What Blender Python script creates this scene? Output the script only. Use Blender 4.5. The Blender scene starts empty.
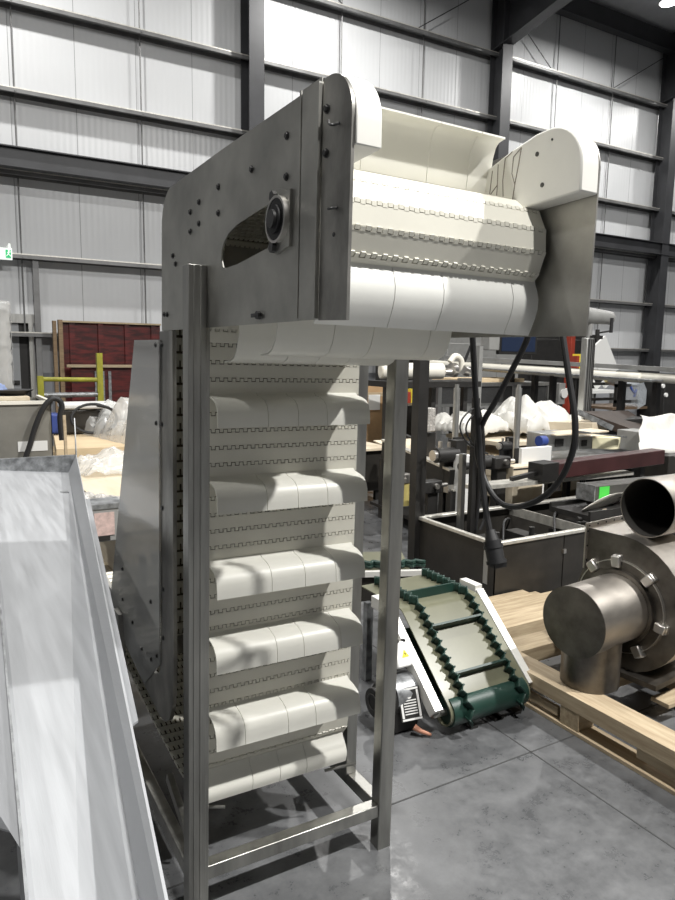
import bpy, math, random
from mathutils import Vector, Matrix, noise
random.seed(7)
SC = bpy.context.scene
COL = SC.collection
PI = math.pi
V = Vector

# ------------------------------------------------------------------ camera
F = 690.0; PITCH = math.radians(7.8); YAW = math.radians(30.2); ROLL = math.radians(0.85)
CAM = V((0, 0, 1.6))
fw = V((math.sin(YAW)*math.cos(PITCH), math.cos(YAW)*math.cos(PITCH), -math.sin(PITCH)))
r0 = V((math.cos(YAW), -math.sin(YAW), 0)); u0 = r0.cross(fw)
CR = r0*math.cos(ROLL) + u0*math.sin(ROLL); CU = CR.cross(fw)
cd = bpy.data.cameras.new('camera'); co = bpy.data.objects.new('camera', cd); COL.objects.link(co)
m3 = Matrix((CR, CU, -fw)).transposed()
co.matrix_world = Matrix.Translation(CAM) @ m3.to_4x4()
cd.sensor_fit = 'VERTICAL'; cd.sensor_height = 36.0; cd.lens = F/900*36; cd.clip_start = .02; cd.clip_end = 200
SC.camera = co

def ray(px, py): return fw + CR*((px-337.5)/F) + CU*((450-py)/F)
def SY(px, py, y): r = ray(px, py); return CAM + r*((y-CAM.y)/r.y)     # survey point on a plane of depth y
def SX(px, py, x): r = ray(px, py); return CAM + r*((x-CAM.x)/r.x)
def SZ(px, py, z=0): r = ray(px, py); return CAM + r*((z-CAM.z)/r.z)

# ------------------------------------------------------------------ materials
def rgb(r, g, b): return (r, g, b, 1)
def mat(name, col, rough=.6, metal=0, var=.0, vscale=6, stretch=(1,1,1), col2=None, bump=0, bscale=40, alpha=1, emit=0, spec=.5, rvar=0, trans=0, contrast=(.35,.65)):
    m = bpy.data.materials.new(name); m.use_nodes = True
    nt = m.node_tree; b = nt.nodes['Principled BSDF']
    b.inputs['Base Color'].default_value = (*col, 1); b.inputs['Roughness'].default_value = rough
    b.inputs['Metallic'].default_value = metal; b.inputs['Alpha'].default_value = alpha
    b.inputs['Specular IOR Level'].default_value = spec
    if trans: b.inputs['Transmission Weight'].default_value = trans
    if emit:
        b.inputs['Emission Color'].default_value = (*col, 1); b.inputs['Emission Strength'].default_value = emit
    if var or col2 or bump or rvar:
        tc = nt.nodes.new('ShaderNodeTexCoord'); mp = nt.nodes.new('ShaderNodeMapping')
        nt.links.new(tc.outputs['Object'], mp.inputs[0]); mp.inputs['Scale'].default_value = stretch
        n = nt.nodes.new('ShaderNodeTexNoise'); n.inputs['Scale'].default_value = vscale; n.inputs['Detail'].default_value = 6; n.inputs['Roughness'].default_value = .6
        nt.links.new(mp.outputs[0], n.inputs['Vector'])
        if var or col2:
            r = nt.nodes.new('ShaderNodeValToRGB')
            r.color_ramp.elements[0].position = contrast[0]; r.color_ramp.elements[1].position = contrast[1]
            c2 = col2 or tuple(c*(1-var) for c in col)
            r.color_ramp.elements[0].color = (*c2, 1); r.color_ramp.elements[1].color = (*[min(1, c*(1+var*.4)) for c in col], 1)
            nt.links.new(n.outputs['Fac'], r.inputs[0]); nt.links.new(r.outputs[0], b.inputs['Base Color'])
        if rvar:
            mr = nt.nodes.new('ShaderNodeMapRange'); mr.inputs['To Min'].default_value = max(.03, rough-rvar); mr.inputs['To Max'].default_value = rough+rvar
            mr.inputs['From Min'].default_value = .3; mr.inputs['From Max'].default_value = .7
            nt.links.new(n.outputs['Fac'], mr.inputs[0]); nt.links.new(mr.outputs[0], b.inputs['Roughness'])
        if bump:
            n2 = nt.nodes.new('ShaderNodeTexNoise'); n2.inputs['Scale'].default_value = bscale; n2.inputs['Detail'].default_value = 3
            nt.links.new(mp.outputs[0], n2.inputs['Vector'])
            bp = nt.nodes.new('ShaderNodeBump'); bp.inputs['Strength'].default_value = bump; bp.inputs['Distance'].default_value = .01
            nt.links.new(n2.outputs['Fac'], bp.inputs['Height']); nt.links.new(bp.outputs[0], b.inputs['Normal'])
    return m

M = {}
M['plate'] = mat('stainless_sheet', (.52,.515,.48), .42, 1, .28, 5, col2=None, rvar=.1)
M['plate_dark'] = mat('stained_stainless', (.48,.47,.44), .42, 1, .65, 5, stretch=(1,1,.5), rvar=.12)
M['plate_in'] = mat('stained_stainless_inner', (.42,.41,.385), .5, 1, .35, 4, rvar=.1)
M['tube'] = mat('stainless_tube', (.42,.415,.39), .36, 1, .3, 14, stretch=(1,1,.15), rvar=.08)
M['galv'] = mat('white_painted_steel', (.38,.39,.405), .45, .15, .13, 9, stretch=(4,.25,1), rvar=.12, bump=.04, bscale=120)
M['galv_d'] = mat('weathered_steel_edge', (.33,.34,.35), .45, .7, .45, 22, rvar=.1)
M['bolt'] = mat('bolt_steel', (.10,.10,.10), .4, .9)
M['belt'] = mat('cream_belt_plastic', (.75,.73,.64), .42, 0, .06, 5)
M['belt_gap'] = mat('belt_hinge_gap', (.10,.08,.05), .8, 0, .3, 30)
M['flight'] = mat('ivory_flight_plastic', (.80,.79,.72), .38, 0, .05, 4)
M['belt_w'] = mat('white_belt_plastic', (.80,.80,.76), .42, 0, .05, 6)
M['uhmw'] = mat('white_block_plastic', (.84,.83,.78), .4, 0, .04, 7)
M['crack'] = mat('crack_line', (.22,.19,.16), .8)
M['poly'] = mat('clear_polycarbonate', (.42,.425,.41), .14, 0, alpha=.78, spec=.6)
M['black'] = mat('black_paint', (.018,.017,.016), .5, 0, .3, 8)
M['blackm'] = mat('black_machine_panel', (.035,.032,.028), .38, .2, .3, 5)
M['rubber'] = mat('black_rubber', (.012,.012,.013), .55)
M['alu'] = mat('aluminium', (.55,.55,.53), .35, .9, .15, 20, stretch=(1,1,.2))
M['alu_edge'] = mat('bare_aluminium_edge', (.70,.68,.62), .4, .6, .2, 20)
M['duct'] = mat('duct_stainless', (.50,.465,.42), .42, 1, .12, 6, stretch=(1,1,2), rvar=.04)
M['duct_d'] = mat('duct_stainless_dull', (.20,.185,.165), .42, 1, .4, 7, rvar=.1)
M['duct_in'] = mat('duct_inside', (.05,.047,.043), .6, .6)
M['clamp'] = mat('zinc_clamp', (.62,.60,.57), .3, .95)
M['green'] = mat('green_belt_rubber', (.012,.040,.030), .42, 0, .2, 10)
M['olive'] = mat('olive_belt_surface', (.15,.15,.10), .28, 0, .15, 4)
M['wrail'] = mat('white_side_rail', (.75,.74,.70), .35, .2, .05, 10)
M['white'] = mat('white_enamel', (.78,.78,.76), .4)
M['offw'] = mat('offwhite_tube', (.82,.79,.70), .45, 0, .08, 4)
M['yellow'] = mat('yellow_paint', (.33,.32,.03), .5, 0, .25, 10)
M['yellowb'] = mat('bright_yellow', (.85,.70,.06), .5)
M['red'] = mat('red_paint', (.32,.04,.02), .55, 0, .2, 8)
M['redwood'] = mat('red_formply', (.10,.012,.011), .4, 0, .5, 3, stretch=(1,1,5), col2=(.035,.006,.006), contrast=(.4,.6))
M['greenlab'] = mat('green_tag', (.06,.55,.06), .5)
M['exitg'] = mat('exit_green', (.02,.45,.16), .5, emit=.6)
M['exitw'] = mat('exit_white', (.8,.85,.8), .5, emit=.6)
M['blue'] = mat('blue_plastic', (.03,.06,.25), .5)
M['girt'] = mat('galvanised_girt', (.20,.20,.20), .5, .5, .2, 3)
M['colm'] = mat('charcoal_steel_column', (.045,.046,.05), .45, .1, .2, 2)
M['card'] = mat('cardboard', (.42,.27,.14), .8, 0, .15, 6)
M['orange'] = mat('orange_cap', (.42,.20,.13), .5)
M['plastic'] = mat('clear_wrap_film', (.85,.85,.83), .22, 0, alpha=.34, bump=.8, bscale=14, spec=.8)
M['film'] = mat('white_plastic_sheet', (.66,.65,.61), .35, 0, .06, 5, bump=.5, bscale=18)
M['foil'] = mat('crinkled_bag', (.50,.48,.45), .35, .2, .4, 25, bump=1, bscale=60)
M['glass'] = mat('clear_guard', (.75,.80,.85), .08, 0, alpha=.3)
M['screen'] = mat('dark_screen', (.02,.03,.06), .15)
M['label'] = mat('white_label', (.72,.72,.70), .5)
M['cream'] = mat('cream_curved_plastic', (.80,.75,.52), .45, 0, .06, 5)
M['maroon'] = mat('maroon_beam', (.05,.018,.018), .45, 0, .3, 5)
M['lampm'] = mat('lamp_lens', (1,1,1), .5, emit=25)
M['grey'] = mat('grey_enamel', (.30,.30,.29), .5, .1, .15, 5)

def wood_mat(name, c1, c2, sc=(1,1,1), scale=5):
    m = mat(name, c1, .7, 0, 0, scale, stretch=sc, col2=c2, bump=.15, bscale=30, contrast=(.3,.7)); return m
M['woodY'] = wood_mat('pine_along_y', (.50,.41,.28), (.33,.25,.16), (9,.8,9))
M['woodX'] = wood_mat('pine_along_x', (.48,.39,.26), (.28,.21,.13), (.8,9,9))
M['ply'] = wood_mat('plywood_sheet', (.72,.58,.38), (.58,.44,.27), (.6,3,3), 3)
M['ply2'] = wood_mat('pale_plywood', (.72,.64,.50), (.60,.50,.36), (3,.6,3), 3)
M['wooddk'] = wood_mat('old_timber', (.30,.21,.12), (.18,.12,.07), (.8,9,9))

def floor_mat():
    m = bpy.data.materials.new('polished_concrete'); m.use_nodes = True; nt = m.node_tree; b = nt.nodes['Principled BSDF']
    tc = nt.nodes.new('ShaderNodeTexCoord')
    def noise_(s, d=6, rr=.6):
        n = nt.nodes.new('ShaderNodeTexNoise'); n.inputs['Scale'].default_value = s; n.inputs['Detail'].default_value = d; n.inputs['Roughness'].default_value = rr
        nt.links.new(tc.outputs['Object'], n.inputs['Vector']); return n
    a = noise_(1.3, 8, .7); c = noise_(9, 8, .75); e = noise_(60, 3)
    mx = nt.nodes.new('ShaderNodeMix'); mx.data_type = 'FLOAT'; mx.inputs[0].default_value = .5
    nt.links.new(a.outputs['Fac'], mx.inputs[2]); nt.links.new(c.outputs['Fac'], mx.inputs[3])
    r = nt.nodes.new('ShaderNodeValToRGB'); r.color_ramp.elements[0].position = .38; r.color_ramp.elements[1].position = .62
    r.color_ramp.elements[0].color = (.058,.060,.063, 1); r.color_ramp.elements[1].color = (.145,.148,.152, 1)
    nt.links.new(mx.outputs[0], r.inputs[0])
    # scuff scratches
    w = nt.nodes.new('ShaderNodeTexVoronoi'); w.feature = 'DISTANCE_TO_EDGE'; w.inputs['Scale'].default_value = 1.1
    mp = nt.nodes.new('ShaderNodeMix'); mp.data_type = 'VECTOR'; mp.inputs[0].default_value = .12
    nt.links.new(tc.outputs['Object'], mp.inputs[4]); nt.links.new(c.outputs['Color'], mp.inputs[5]); nt.links.new(mp.outputs[1], w.inputs['Vector'])
    lt = nt.nodes.new('ShaderNodeMath'); lt.operation = 'LESS_THAN'; lt.inputs[1].default_value = .0025; nt.links.new(w.outputs['Distance'], lt.inputs[0])
    m2 = nt.nodes.new('ShaderNodeMix'); m2.data_type = 'RGBA'; m2.inputs[7].default_value = (.10,.10,.10,1)
    sc = nt.nodes.new('ShaderNodeMath'); sc.operation = 'MULTIPLY'; sc.inputs[1].default_value = .25; nt.links.new(lt.outputs[0], sc.inputs[0])
    nt.links.new(sc.outputs[0], m2.inputs[0]); nt.links.new(r.outputs[0], m2.inputs[6])
    nt.links.new(m2.outputs[2], b.inputs['Base Color'])
    mr = nt.nodes.new('ShaderNodeMapRange'); mr.inputs['To Min'].default_value = .22; mr.inputs['To Max'].default_value = .5; mr.inputs['From Min'].default_value = .35; mr.inputs['From Max'].default_value = .65
    nt.links.new(c.outputs['Fac'], mr.inputs[0]); nt.links.new(mr.outputs[0], b.inputs['Roughness'])
    bp = nt.nodes.new('ShaderNodeBump'); bp.inputs['Strength'].default_value = .05; nt.links.new(e.outputs['Fac'], bp.inputs['Height']); nt.links.new(bp.outputs[0], b.inputs['Normal'])
    return m
M['floor'] = floor_mat()

def wall_mat():
    m = bpy.data.materials.new('insulated_wall_panel'); m.use_nodes = True; nt = m.node_tree; b = nt.nodes['Principled BSDF']
    b.inputs['Roughness'].default_value = .33
    tc = nt.nodes.new('ShaderNodeTexCoord'); sp = nt.nodes.new('ShaderNodeSeparateXYZ'); nt.links.new(tc.outputs['Object'], sp.inputs[0])
    def ma(op, a, v=None, bb=None):
        n = nt.nodes.new('ShaderNodeMath'); n.operation = op; nt.links.new(a, n.inputs[0])
        if bb is not None: nt.links.new(bb, n.inputs[1])
        elif v is not None: n.inputs[1].default_value = v
        return n.outputs[0]
    ad = ma('ADD', sp.outputs['X'], None, sp.outputs['Y'])
    fr = ma('FRACT', ma('DIVIDE', ad, 1.1)); joint = ma('LESS_THAN', fr, .010)
    rib = ma('SINE', ma('MULTIPLY', ad, 2*PI/.11))
    n = nt.nodes.new('ShaderNodeTexNoise'); n.inputs['Scale'].default_value = .8; nt.links.new(tc.outputs['Object'], n.inputs['Vector'])
    r = nt.nodes.new('ShaderNodeValToRGB'); r.color_ramp.elements[0].color = (.56,.57,.58,1); r.color_ramp.elements[1].color = (.66,.67,.68,1); nt.links.new(n.outputs['Fac'], r.inputs[0])
    mx = nt.nodes.new('ShaderNodeMix'); mx.data_type = 'RGBA'; mx.inputs[7].default_value = (.25,.25,.26,1)
    nt.links.new(joint, mx.inputs[0]); nt.links.new(r.outputs[0], mx.inputs[6]); nt.links.new(mx.outputs[2], b.inputs['Base Color'])
    bp = nt.nodes.new('ShaderNodeBump'); bp.inputs['Strength'].default_value = .09; bp.inputs['Distance'].default_value = .01
    nt.links.new(rib, bp.inputs['Height']); nt.links.new(bp.outputs[0], b.inputs['Normal'])
    return m
M['wall'] = wall_mat()
M['wall_far'] = mat('darkened_unseen_wall', (.16,.16,.165), .6)  # unseen walls, coloured dark to cut the light they bounce
M['roofm'] = mat('roof_sheeting', (.62,.63,.65), .5, .1, .1, 2)

# ------------------------------------------------------------------ mesh builder
class MB:
    def __init__(s): s.v = []; s.f = []; s.mi = []; s.cur = 0
    def mat(s, i): s.cur = i; return s
    def add(s, vs, fs):
        k = len(s.v); s.v += [V(p) for p in vs]
        for f in fs: s.f.append([i+k for i in f]); s.mi.append(s.cur)
        return s
    def box(s, a, b):
        x0,y0,z0 = a; x1,y1,z1 = b
        if x0 > x1: x0, x1 = x1, x0
        if y0 > y1: y0, y1 = y1, y0
        if z0 > z1: z0, z1 = z1, z0
        return s.add([(x0,y0,z0),(x1,y0,z0),(x1,y1,z0),(x0,y1,z0),(x0,y0,z1),(x1,y0,z1),(x1,y1,z1),(x0,y1,z1)],
                     [(3,2,1,0),(4,5,6,7),(0,1,5,4),(1,2,6,5),(2,3,7,6),(3,0,4,7)])
    def obox(s, c, ax, ay, az, hx, hy, hz):
        c = V(c); ax = V(ax).normalized()*hx; ay = V(ay).normalized()*hy; az = V(az).normalized()*hz
        vs = [c+i*ax+j*ay+k*az for k in (-1,1) for (i,j) in ((-1,-1),(1,-1),(1,1),(-1,1))]
        return s.add(vs, [(3,2,1,0),(4,5,6,7),(0,1,5,4),(1,2,6,5),(2,3,7,6),(3,0,4,7)])
    def beam(s, p, q, w, h, up=(0,0,1)):
        p = V(p); q = V(q); d = (q-p); L = d.length; d.normalize(); sd = d.cross(V(up))
        if sd.length < 1e-4: sd = d.cross(V((0,1,0)))
        sd.normalize(); u = sd.cross(d)
        return s.obox((p+q)/2, d, sd, u, L/2, w/2, h/2)
    def cyl(s, p, q, r, n=24, r2=None, cap=True):
        p = V(p); q = V(q); r2 = r if r2 is None else r2
        d = (q-p).normalized(); a = d.orthogonal().normalized(); b = d.cross(a)
        vs = []; 
        for (c, rr) in ((p, r), (q, r2)):
            for i in range(n):
                t = 2*PI*i/n; vs.append(c + (a*math.cos(t)+b*math.sin(t))*rr)
        fs = [(i, (i+1)%n, n+(i+1)%n, n+i) for i in range(n)]
        if cap: fs += [tuple(range(n))[::-1], tuple(range(n, 2*n))]
        return s.add(vs, fs)
    def pipe(s, p, q, r, t, n=32):
        p = V(p); q = V(q); d = (q-p).normalized(); a = d.orthogonal().normalized(); b = d.cross(a); vs = []
        for (c, rr) in ((p, r), (q, r), (q, r-t), (p, r-t)):
            for i in range(n):
                u = 2*PI*i/n; vs.append(c + (a*math.cos(u)+b*math.sin(u))*rr)
        fs = []
        for k in range(4):
            for i in range(n): fs.append((k*n+i, k*n+(i+1)%n, ((k+1)%4)*n+(i+1)%n, ((k+1)%4)*n+i))
        return s.add(vs, fs)
    def tube(s, pts, r, n=10, sub=0):
        pts = [V(p) for p in pts]
        if sub: pts = spline(pts, sub)
        vs = []; prev = None
        for i, p in enumerate(pts):
            d = (pts[min(i+1, len(pts)-1)] - pts[max(i-1, 0)]).normalized()
            a = d.orthogonal().normalized() if prev is None else (prev - d*prev.dot(d)).normalized()
            prev = a; b = d.cross(a)
            rr = r(i/(len(pts)-1)) if callable(r) else r
            for j in range(n):
                t = 2*PI*j/n; vs.append(p + (a*math.cos(t)+b*math.sin(t))*rr)
        m = len(pts); fs = [(i*n+j, i*n+(j+1)%n, (i+1)*n+(j+1)%n, (i+1)*n+j) for i in range(m-1) for j in range(n)]
        fs += [tuple(range(n))[::-1], tuple((m-1)*n+j for j in range(n))]
        return s.add(vs, fs)
    def prism(s, poly, o, ax, ay, ext):
        """poly 2D points in axes ax, ay at origin o, extruded by the vector ext"""
        o = V(o); ax = V(ax); ay = V(ay); ext = V(ext); n = len(poly)
        a = [o+ax*p[0]+ay*p[1] for p in poly]; b = [p+ext for p in a]
        s.add(a+b, [(i, (i+1)%n, n+(i+1)%n, n+i) for i in range(n)] + [tuple(range(n))[::-1], tuple(range(n, 2*n))])
        return s
    def strip(s, prof, t, x0, x1, offs=None):
        """profile in (y,z), thickness t to the left of travel, swept from x0 to x1"""
        n = len(prof); P = [V((0, p[0], p[1])) for p in prof]; N = []
        for i in range(n):
            d = (P[min(i+1, n-1)] - P[max(i-1, 0)]).normalized(); N.append(V((0, -d.z, d.y)))
        A = P; B = [P[i]+N[i]*t for i in range(n)]; vs = []
        for x in (x0, x1):
            for q in A + B: vs.append((x, q.y, q.z))
        m = 2*n; fs = []
        for i in range(n-1):
            fs += [(i, i+1, m+i+1, m+i), (n+i+1, n+i, m+n+i, m+n+i+1), (i+1, i, n+i, n+i+1), (m+i, m+i+1, m+n+i+1, m+n+i)]
        fs += [(0, m, m+n, n), (n-1, 2*n-1, m+2*n-1, m+n-1)]
        return s.add(vs, fs)
    def grid(s, fn, nu, nv):
        vs = [fn(i/nu, j/nv) for j in range(nv+1) for i in range(nu+1)]
        fs = [(j*(nu+1)+i, j*(nu+1)+i+1, (j+1)*(nu+1)+i+1, (j+1)*(nu+1)+i) for j in range(nv) for i in range(nu)]
        return s.add(vs, fs)
    def bolt(s, c, n, r=.0055, h=.005):
        c = V(c); n = V(n); s.cyl(c - n*.001, c+n*h*.35, r*1.45, 14); s.cyl(c, c+n*h, r, 6); return s

def spline(pts, sub):
    out = []; P = [pts[0]] + pts + [pts[-1]]
    for i in range(1, len(P)-2):
        p0, p1, p2, p3 = P[i-1], P[i], P[i+1], P[i+2]
        for k in range(sub):
            t = k/sub
            out.append(.5*((2*p1)+(p2-p0)*t+(2*p0-5*p1+4*p2-p3)*t*t+(3*p1-p0-3*p2+p3)*t**3))
    out.append(pts[-1]); return out

OFF = {}
def thing(name, label, cat, loc=(0,0,0), group=None):
    o = bpy.data.objects.new(name, None); COL.objects.link(o); o.empty_display_size = .05
    o.location = loc; o['label'] = label; o['category'] = cat
    if group: o['group'] = group
    OFF[o.name] = V(loc); return o
def obj(name, mb, mats, parent=None, label=None, cat=None, group=None, kind=None, bevel=0, smooth=True, solid=0, base=None):
    me = bpy.data.meshes.new(name)
    off = OFF[parent.name] if parent else (V(base) if base is not None else None)
    if off is None:
        xs = [v.x for v in mb.v]; ys = [v.y for v in mb.v]; zs = [v.z for v in mb.v]
        off = V(((min(xs)+max(xs))/2, (min(ys)+max(ys))/2, min(zs))) if kind != 'structure' else V((0,0,0))
    me.from_pydata([v-off for v in mb.v], [], mb.f)
    mats = mats if isinstance(mats, (list, tuple)) else [mats]
    for m in mats: me.materials.append(M[m] if isinstance(m, str) else m)
    for p, i in zip(me.polygons, mb.mi): p.material_index = min(i, len(mats)-1)
    me.update()
    if smooth: me.shade_smooth(); me.set_sharp_from_angle(angle=math.radians(32))
    o = bpy.data.objects.new(name, me); COL.objects.link(o)
    if parent: o.parent = parent
    else: o.location = off
    OFF[o.name] = off
    if label: o['label'] = label
    if cat: o['category'] = cat
    if group: o['group'] = group
    if kind: o['kind'] = kind
    if solid:
        md = o.modifiers.new('solid', 'SOLIDIFY'); md.thickness = solid; md.offset = 0
    if bevel:
        md = o.modifiers.new('bevel', 'BEVEL'); md.width = bevel; md.segments = 2; md.limit_method = 'ANGLE'; md.angle_limit = math.radians(50)
    return o
def struct(name, mb, m, **k): return obj(name, mb, m, kind='structure', **k)
def one(name, mb, m, label, cat, group=None, **k): return obj(name, mb, m, None, label, cat, group, **k)

# ================================================================== BUILDING
YW = 14.0
struct('floor', MB().box((-9,-13,-.2),(34,14.3,0)), 'floor')
jm = MB()
jx, jy = 2.029, 1.872
for k in range(-2, 8): jm.box((jx+k*4.1-.003, -13, .0), (jx+k*4.1+.003, 14, .0012))
for k in range(-3, 4): jm.box((-9, jy+k*4.1-.003, .0), (34, jy+k*4.1+.003, .0012))
struct('trim_1', jm, mat('saw_cut', (.05,.05,.05), .9))
struct('wall_back', MB().box((-9,YW,0),(34,YW+.12,11.3)), 'wall')
struct('wall_left', MB().box((-9.1,-13,0),(-9,14.1,12.7)), 'wall_far')
struct('wall_right', MB().box((34,-13,0),(34.1,14.1,12.7)), 'wall_far')
struct('wall_front', MB().box((-9,-13.1,0),(34,-13,11.5)), 'wall_far')
rf = MB()
for (ya, za, yb, zb) in ((14.1,10.93,.5,12.33),(.5,12.33,-13.1,10.93)):
    rf.add([(-9,ya,za),(34,ya,za),(34,yb,zb),(-9,yb,zb),(-9,ya,za+.1),(34,ya,za+.1),(34,yb,zb+.1),(-9,yb,zb+.1)],
           [(0,1,2,3),(7,6,5,4),(0,4,5,1),(1,5,6,2),(2,6,7,3),(3,7,4,0)])
struct('ceiling', rf, 'roofm')
COLX = [-.74, 5.83, 12.40, 18.97, 25.54]
# girts: cold formed sections with a bright top lip, one mesh each
k = 2
for z in (1.93, 3.30, 4.72, 6.08, 7.52, 9.0):
    g = MB().box((-9,YW-.30,z-.075),(34,YW-.295,z)).box((-9,YW-.295,z-.005),(34,YW,z)).box((-9,YW-.295,z-.075),(34,YW-.24,z-.070)).box((-9,YW-.02,z-.075),(34,YW,z-.005))
    g.mat(1).box((-9,YW-.302,z-.012),(34,YW-.30,z+.008))
    for cx in [c+d for c in COLX for d in (2.2, 4.4)]: g.mat(0).cyl((cx,YW-.31,z-.04),(cx,YW-.30,z-.04),.02,10)
    struct('trim_%d' % k, g, ['girt', 'alu_edge']); k += 1
# kerb zone of grey lining below the first girt
struct('trim_%d' % k, MB().box((1.75,YW-.05,0),(34,YW-.002,1.2)), mat('kerb_lining', (.33,.34,.36), .5)); k += 1
for cx in COLX:
    c = MB().box((cx-.16,YW-.60,0),(cx+.16,YW-.58,10.7)).box((cx-.16,YW-.17,0),(cx+.16,YW-.15,10.7)).box((cx-.008,YW-.58,0),(cx+.008,YW-.17,10.7))
    # rafter rising from the column towards the ridge with a haunch
    c.add([(cx-.01,YW-.15,9.05),(cx+.01,YW-.15,9.05),(cx+.01,YW-.15,10.85),(cx-.01,YW-.15,10.85),
           (cx-.01,YW-3.2,9.55),(cx+.01,YW-3.2,9.55),(cx+.01,YW-3.2,11.17),(cx-.01,YW-3.2,11.17)],
          [(0,1,2,3),(7,6,5,4),(0,4,5,1),(1,5,6,2),(2,6,7,3),(3,7,4,0)])
    c.beam((cx,YW-.15,9.05),(cx,YW-3.2,9.55),.32,.025).beam((cx,YW-.15,10.85),(cx,.5,12.24),.30,.02)
    c.beam((cx,YW-3.2,10.72),(cx,.5,11.78),.02,.9).beam((cx,YW-3.2,10.28),(cx,.5,11.34),.30,.02)
    struct('trim_%d' % k, c, 'colm'); k += 1
    r = MB()
    for d in (2.2, 4.4): r.cyl((cx+d,YW-.12,1.9),(cx+d,YW-.12,10.7),.014,8)
    struct('trim_%d' % k, r, 'girt'); k += 1
# crane runner between the columns and the eaves strut
struct('trim_%d' % k, MB().box((-9,YW-.62,5.02),(34,YW-.42,5.04)).box((-9,YW-.54,4.72),(34,YW-.52,5.02)).box((-9,YW-.62,4.70),(34,YW-.42,4.72)), 'colm'); k += 1
struct('trim_%d' % k, MB().box((-9,YW-.45,10.40),(34,YW-.2,10.85)), 'colm'); k += 1
pu = MB()
for yy in (12.4, 10.9, 9.4, 7.9, 6.4, 4.9, 3.4, 1.9): pu.box((-9,yy-.03,10.93+(14-yy)*.103-.13),(34,yy+.03,10.93+(14-yy)*.103-.01))
struct('trim_%d' % k, pu, 'girt'); k += 1
br = MB()
for (x0, z0, x1, z1) in ((10.0,9.05,12.2,10.5),(12.6,10.3,14.3,9.05),(16.7,9.05,18.8,10.3),(6.0,10.4,8.0,9.05)):
    br.cyl((x0,YW-.2,z0),(x1,YW-.2,z1),.012,6)
struct('trim_%d' % k, br, 'colm'); k += 1
# door with frame at the left, rain pipe beside it
dd = MB().box((.60,YW-.05,0),(1.36,YW-.01,2.08)); d_o = struct('door_1', dd, mat('grey_door', (.32,.33,.34), .4))
obj('door_frame', MB().box((.5,YW-.12,2.10),(1.66,YW-.01,2.26)).box((1.52,YW-.12,0),(1.60,YW-.01,2.1)), 'alu', d_o)
obj('door_gap', MB().box((1.36,YW-.03,0),(1.52,YW-.012,2.1)), 'black', d_o)
obj('door_handle', MB().box((1.22,YW-.08,.98),(1.34,YW-.05,1.06)).cyl((1.28,YW-.13,1.02),(1.28,YW-.05,1.02),.02,10), 'black', d_o)
struct('trim_%d' % k, MB().box((1.62,YW-.24,0),(1.72,YW-.16,3.28)), 'girt'); k += 1

# lamps: high bay lights in rows, two unseen ones added as fill, one mesh shade and lens each
LP = []
lamp_rows = [(x, y) for y in (11.2, 4.2, -3.0, -10.0) for x in (-5.5, 1.0, 7.6, 14.9, 21.5, 28.0)]
POW = {}
def lamp(x, y, z, label, first):
    t = thing('high_bay_lamp', label, 'lamp', (x, y, z), 'high bay lamps under the roof')
    zr = 10.90 + (14-y)*.103 if y > .5 else 12.25 - (.5-y)*.103
    obj('lamp_shade', MB().cyl((x,y,z),(x,y,z+.16),.21,24,.09).cyl((x,y,z+.16),(x,y,z+.30),.08,16), 'grey', t)
    obj('lens', MB().cyl((x,y,z-.012),(x,y,z+.001),.18,24), 'lampm', t)
    obj('suspension_rod', MB().cyl((x,y,z+.29),(x,y,zr),.01,6), 'grey', t)
ON = {(7.6,-3.0): 2300, (15.25,11.2): 430, (7.6,11.2): 420, (1.0,11.2): 370, (-5.5,4.2): 420, (1.0,-3.0): 1150, (1.0,4.2): 260, (14.9,4.2): 450, (21.5,4.2): 300, (21.5,11.2): 300}  # far left lamp and the one over the infeed are added fill
for (x, y), en in ON.items():
    z = 9.85
    ld = bpy.data.lights.new('high_bay_or_fill_light', 'AREA'); ld.shape = 'DISK'; ld.size = .36
    ld.energy = en; ld.color = (1, .985, .955)
    lo = bpy.data.objects.new('high_bay_or_fill_light', ld); COL.objects.link(lo); lo.location = (x, y, z-.02)
    if (x, y) == (15.25, 11.2): lamp(x, y, z, 'round high bay lamp glowing under the roof at the top right corner', True)
    else:
        zr = 10.90 + (14-y)*.103 if y > .5 else 12.25 - (.5-y)*.103
        struct('trim_%d' % k, MB().cyl((x,y,z),(x,y,z+.16),.21,24,.09).cyl((x,y,z+.16),(x,y,z+.30),.08,16).cyl((x,y,z+.29),(x,y,zr),.01,6), 'grey'); k += 1  # bodies of the unseen lamps, the two added fill lamps included

SC.view_settings.view_transform = 'Standard'; SC.view_settings.look = 'None'; SC.view_settings.gamma = 1; SC.view_settings.use_curve_mapping = False
SC.view_settings.exposure = -.15
w = bpy.data.worlds.new('world'); SC.world = w; w.use_nodes = True
w.node_tree.nodes['Background'].inputs[0].default_value = (.9,.93,1,1); w.node_tree.nodes['Background'].inputs[1].default_value = .3

# ================================================================== THE BUCKET ELEVATOR
EL = thing('bucket_elevator', 'tall stainless Z-shaped bucket elevator with cream plastic belt standing in the foreground', 'conveyor', (.9, 1.9, 0))
XL, XR = .612, 1.19                      # inner faces of the side plates
BX0, BX1 = .625, 1.178                   # belt edges
NX = V((-1, 0, 0))
def yz(x, pts): return [(x, p[0], p[1]) for p in pts]
def rplate(mb, x, poly, t): return mb.prism(poly, (x,0,0), (0,1,0), (0,0,1), (t,0,0))
def arc(cx, cy, r, a0, a1, n=10): return [(cx+r*math.cos(math.radians(a0+(a1-a0)*i/n)), cy+r*math.sin(math.radians(a0+(a1-a0)*i/n))) for i in range(n+1)]

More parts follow.
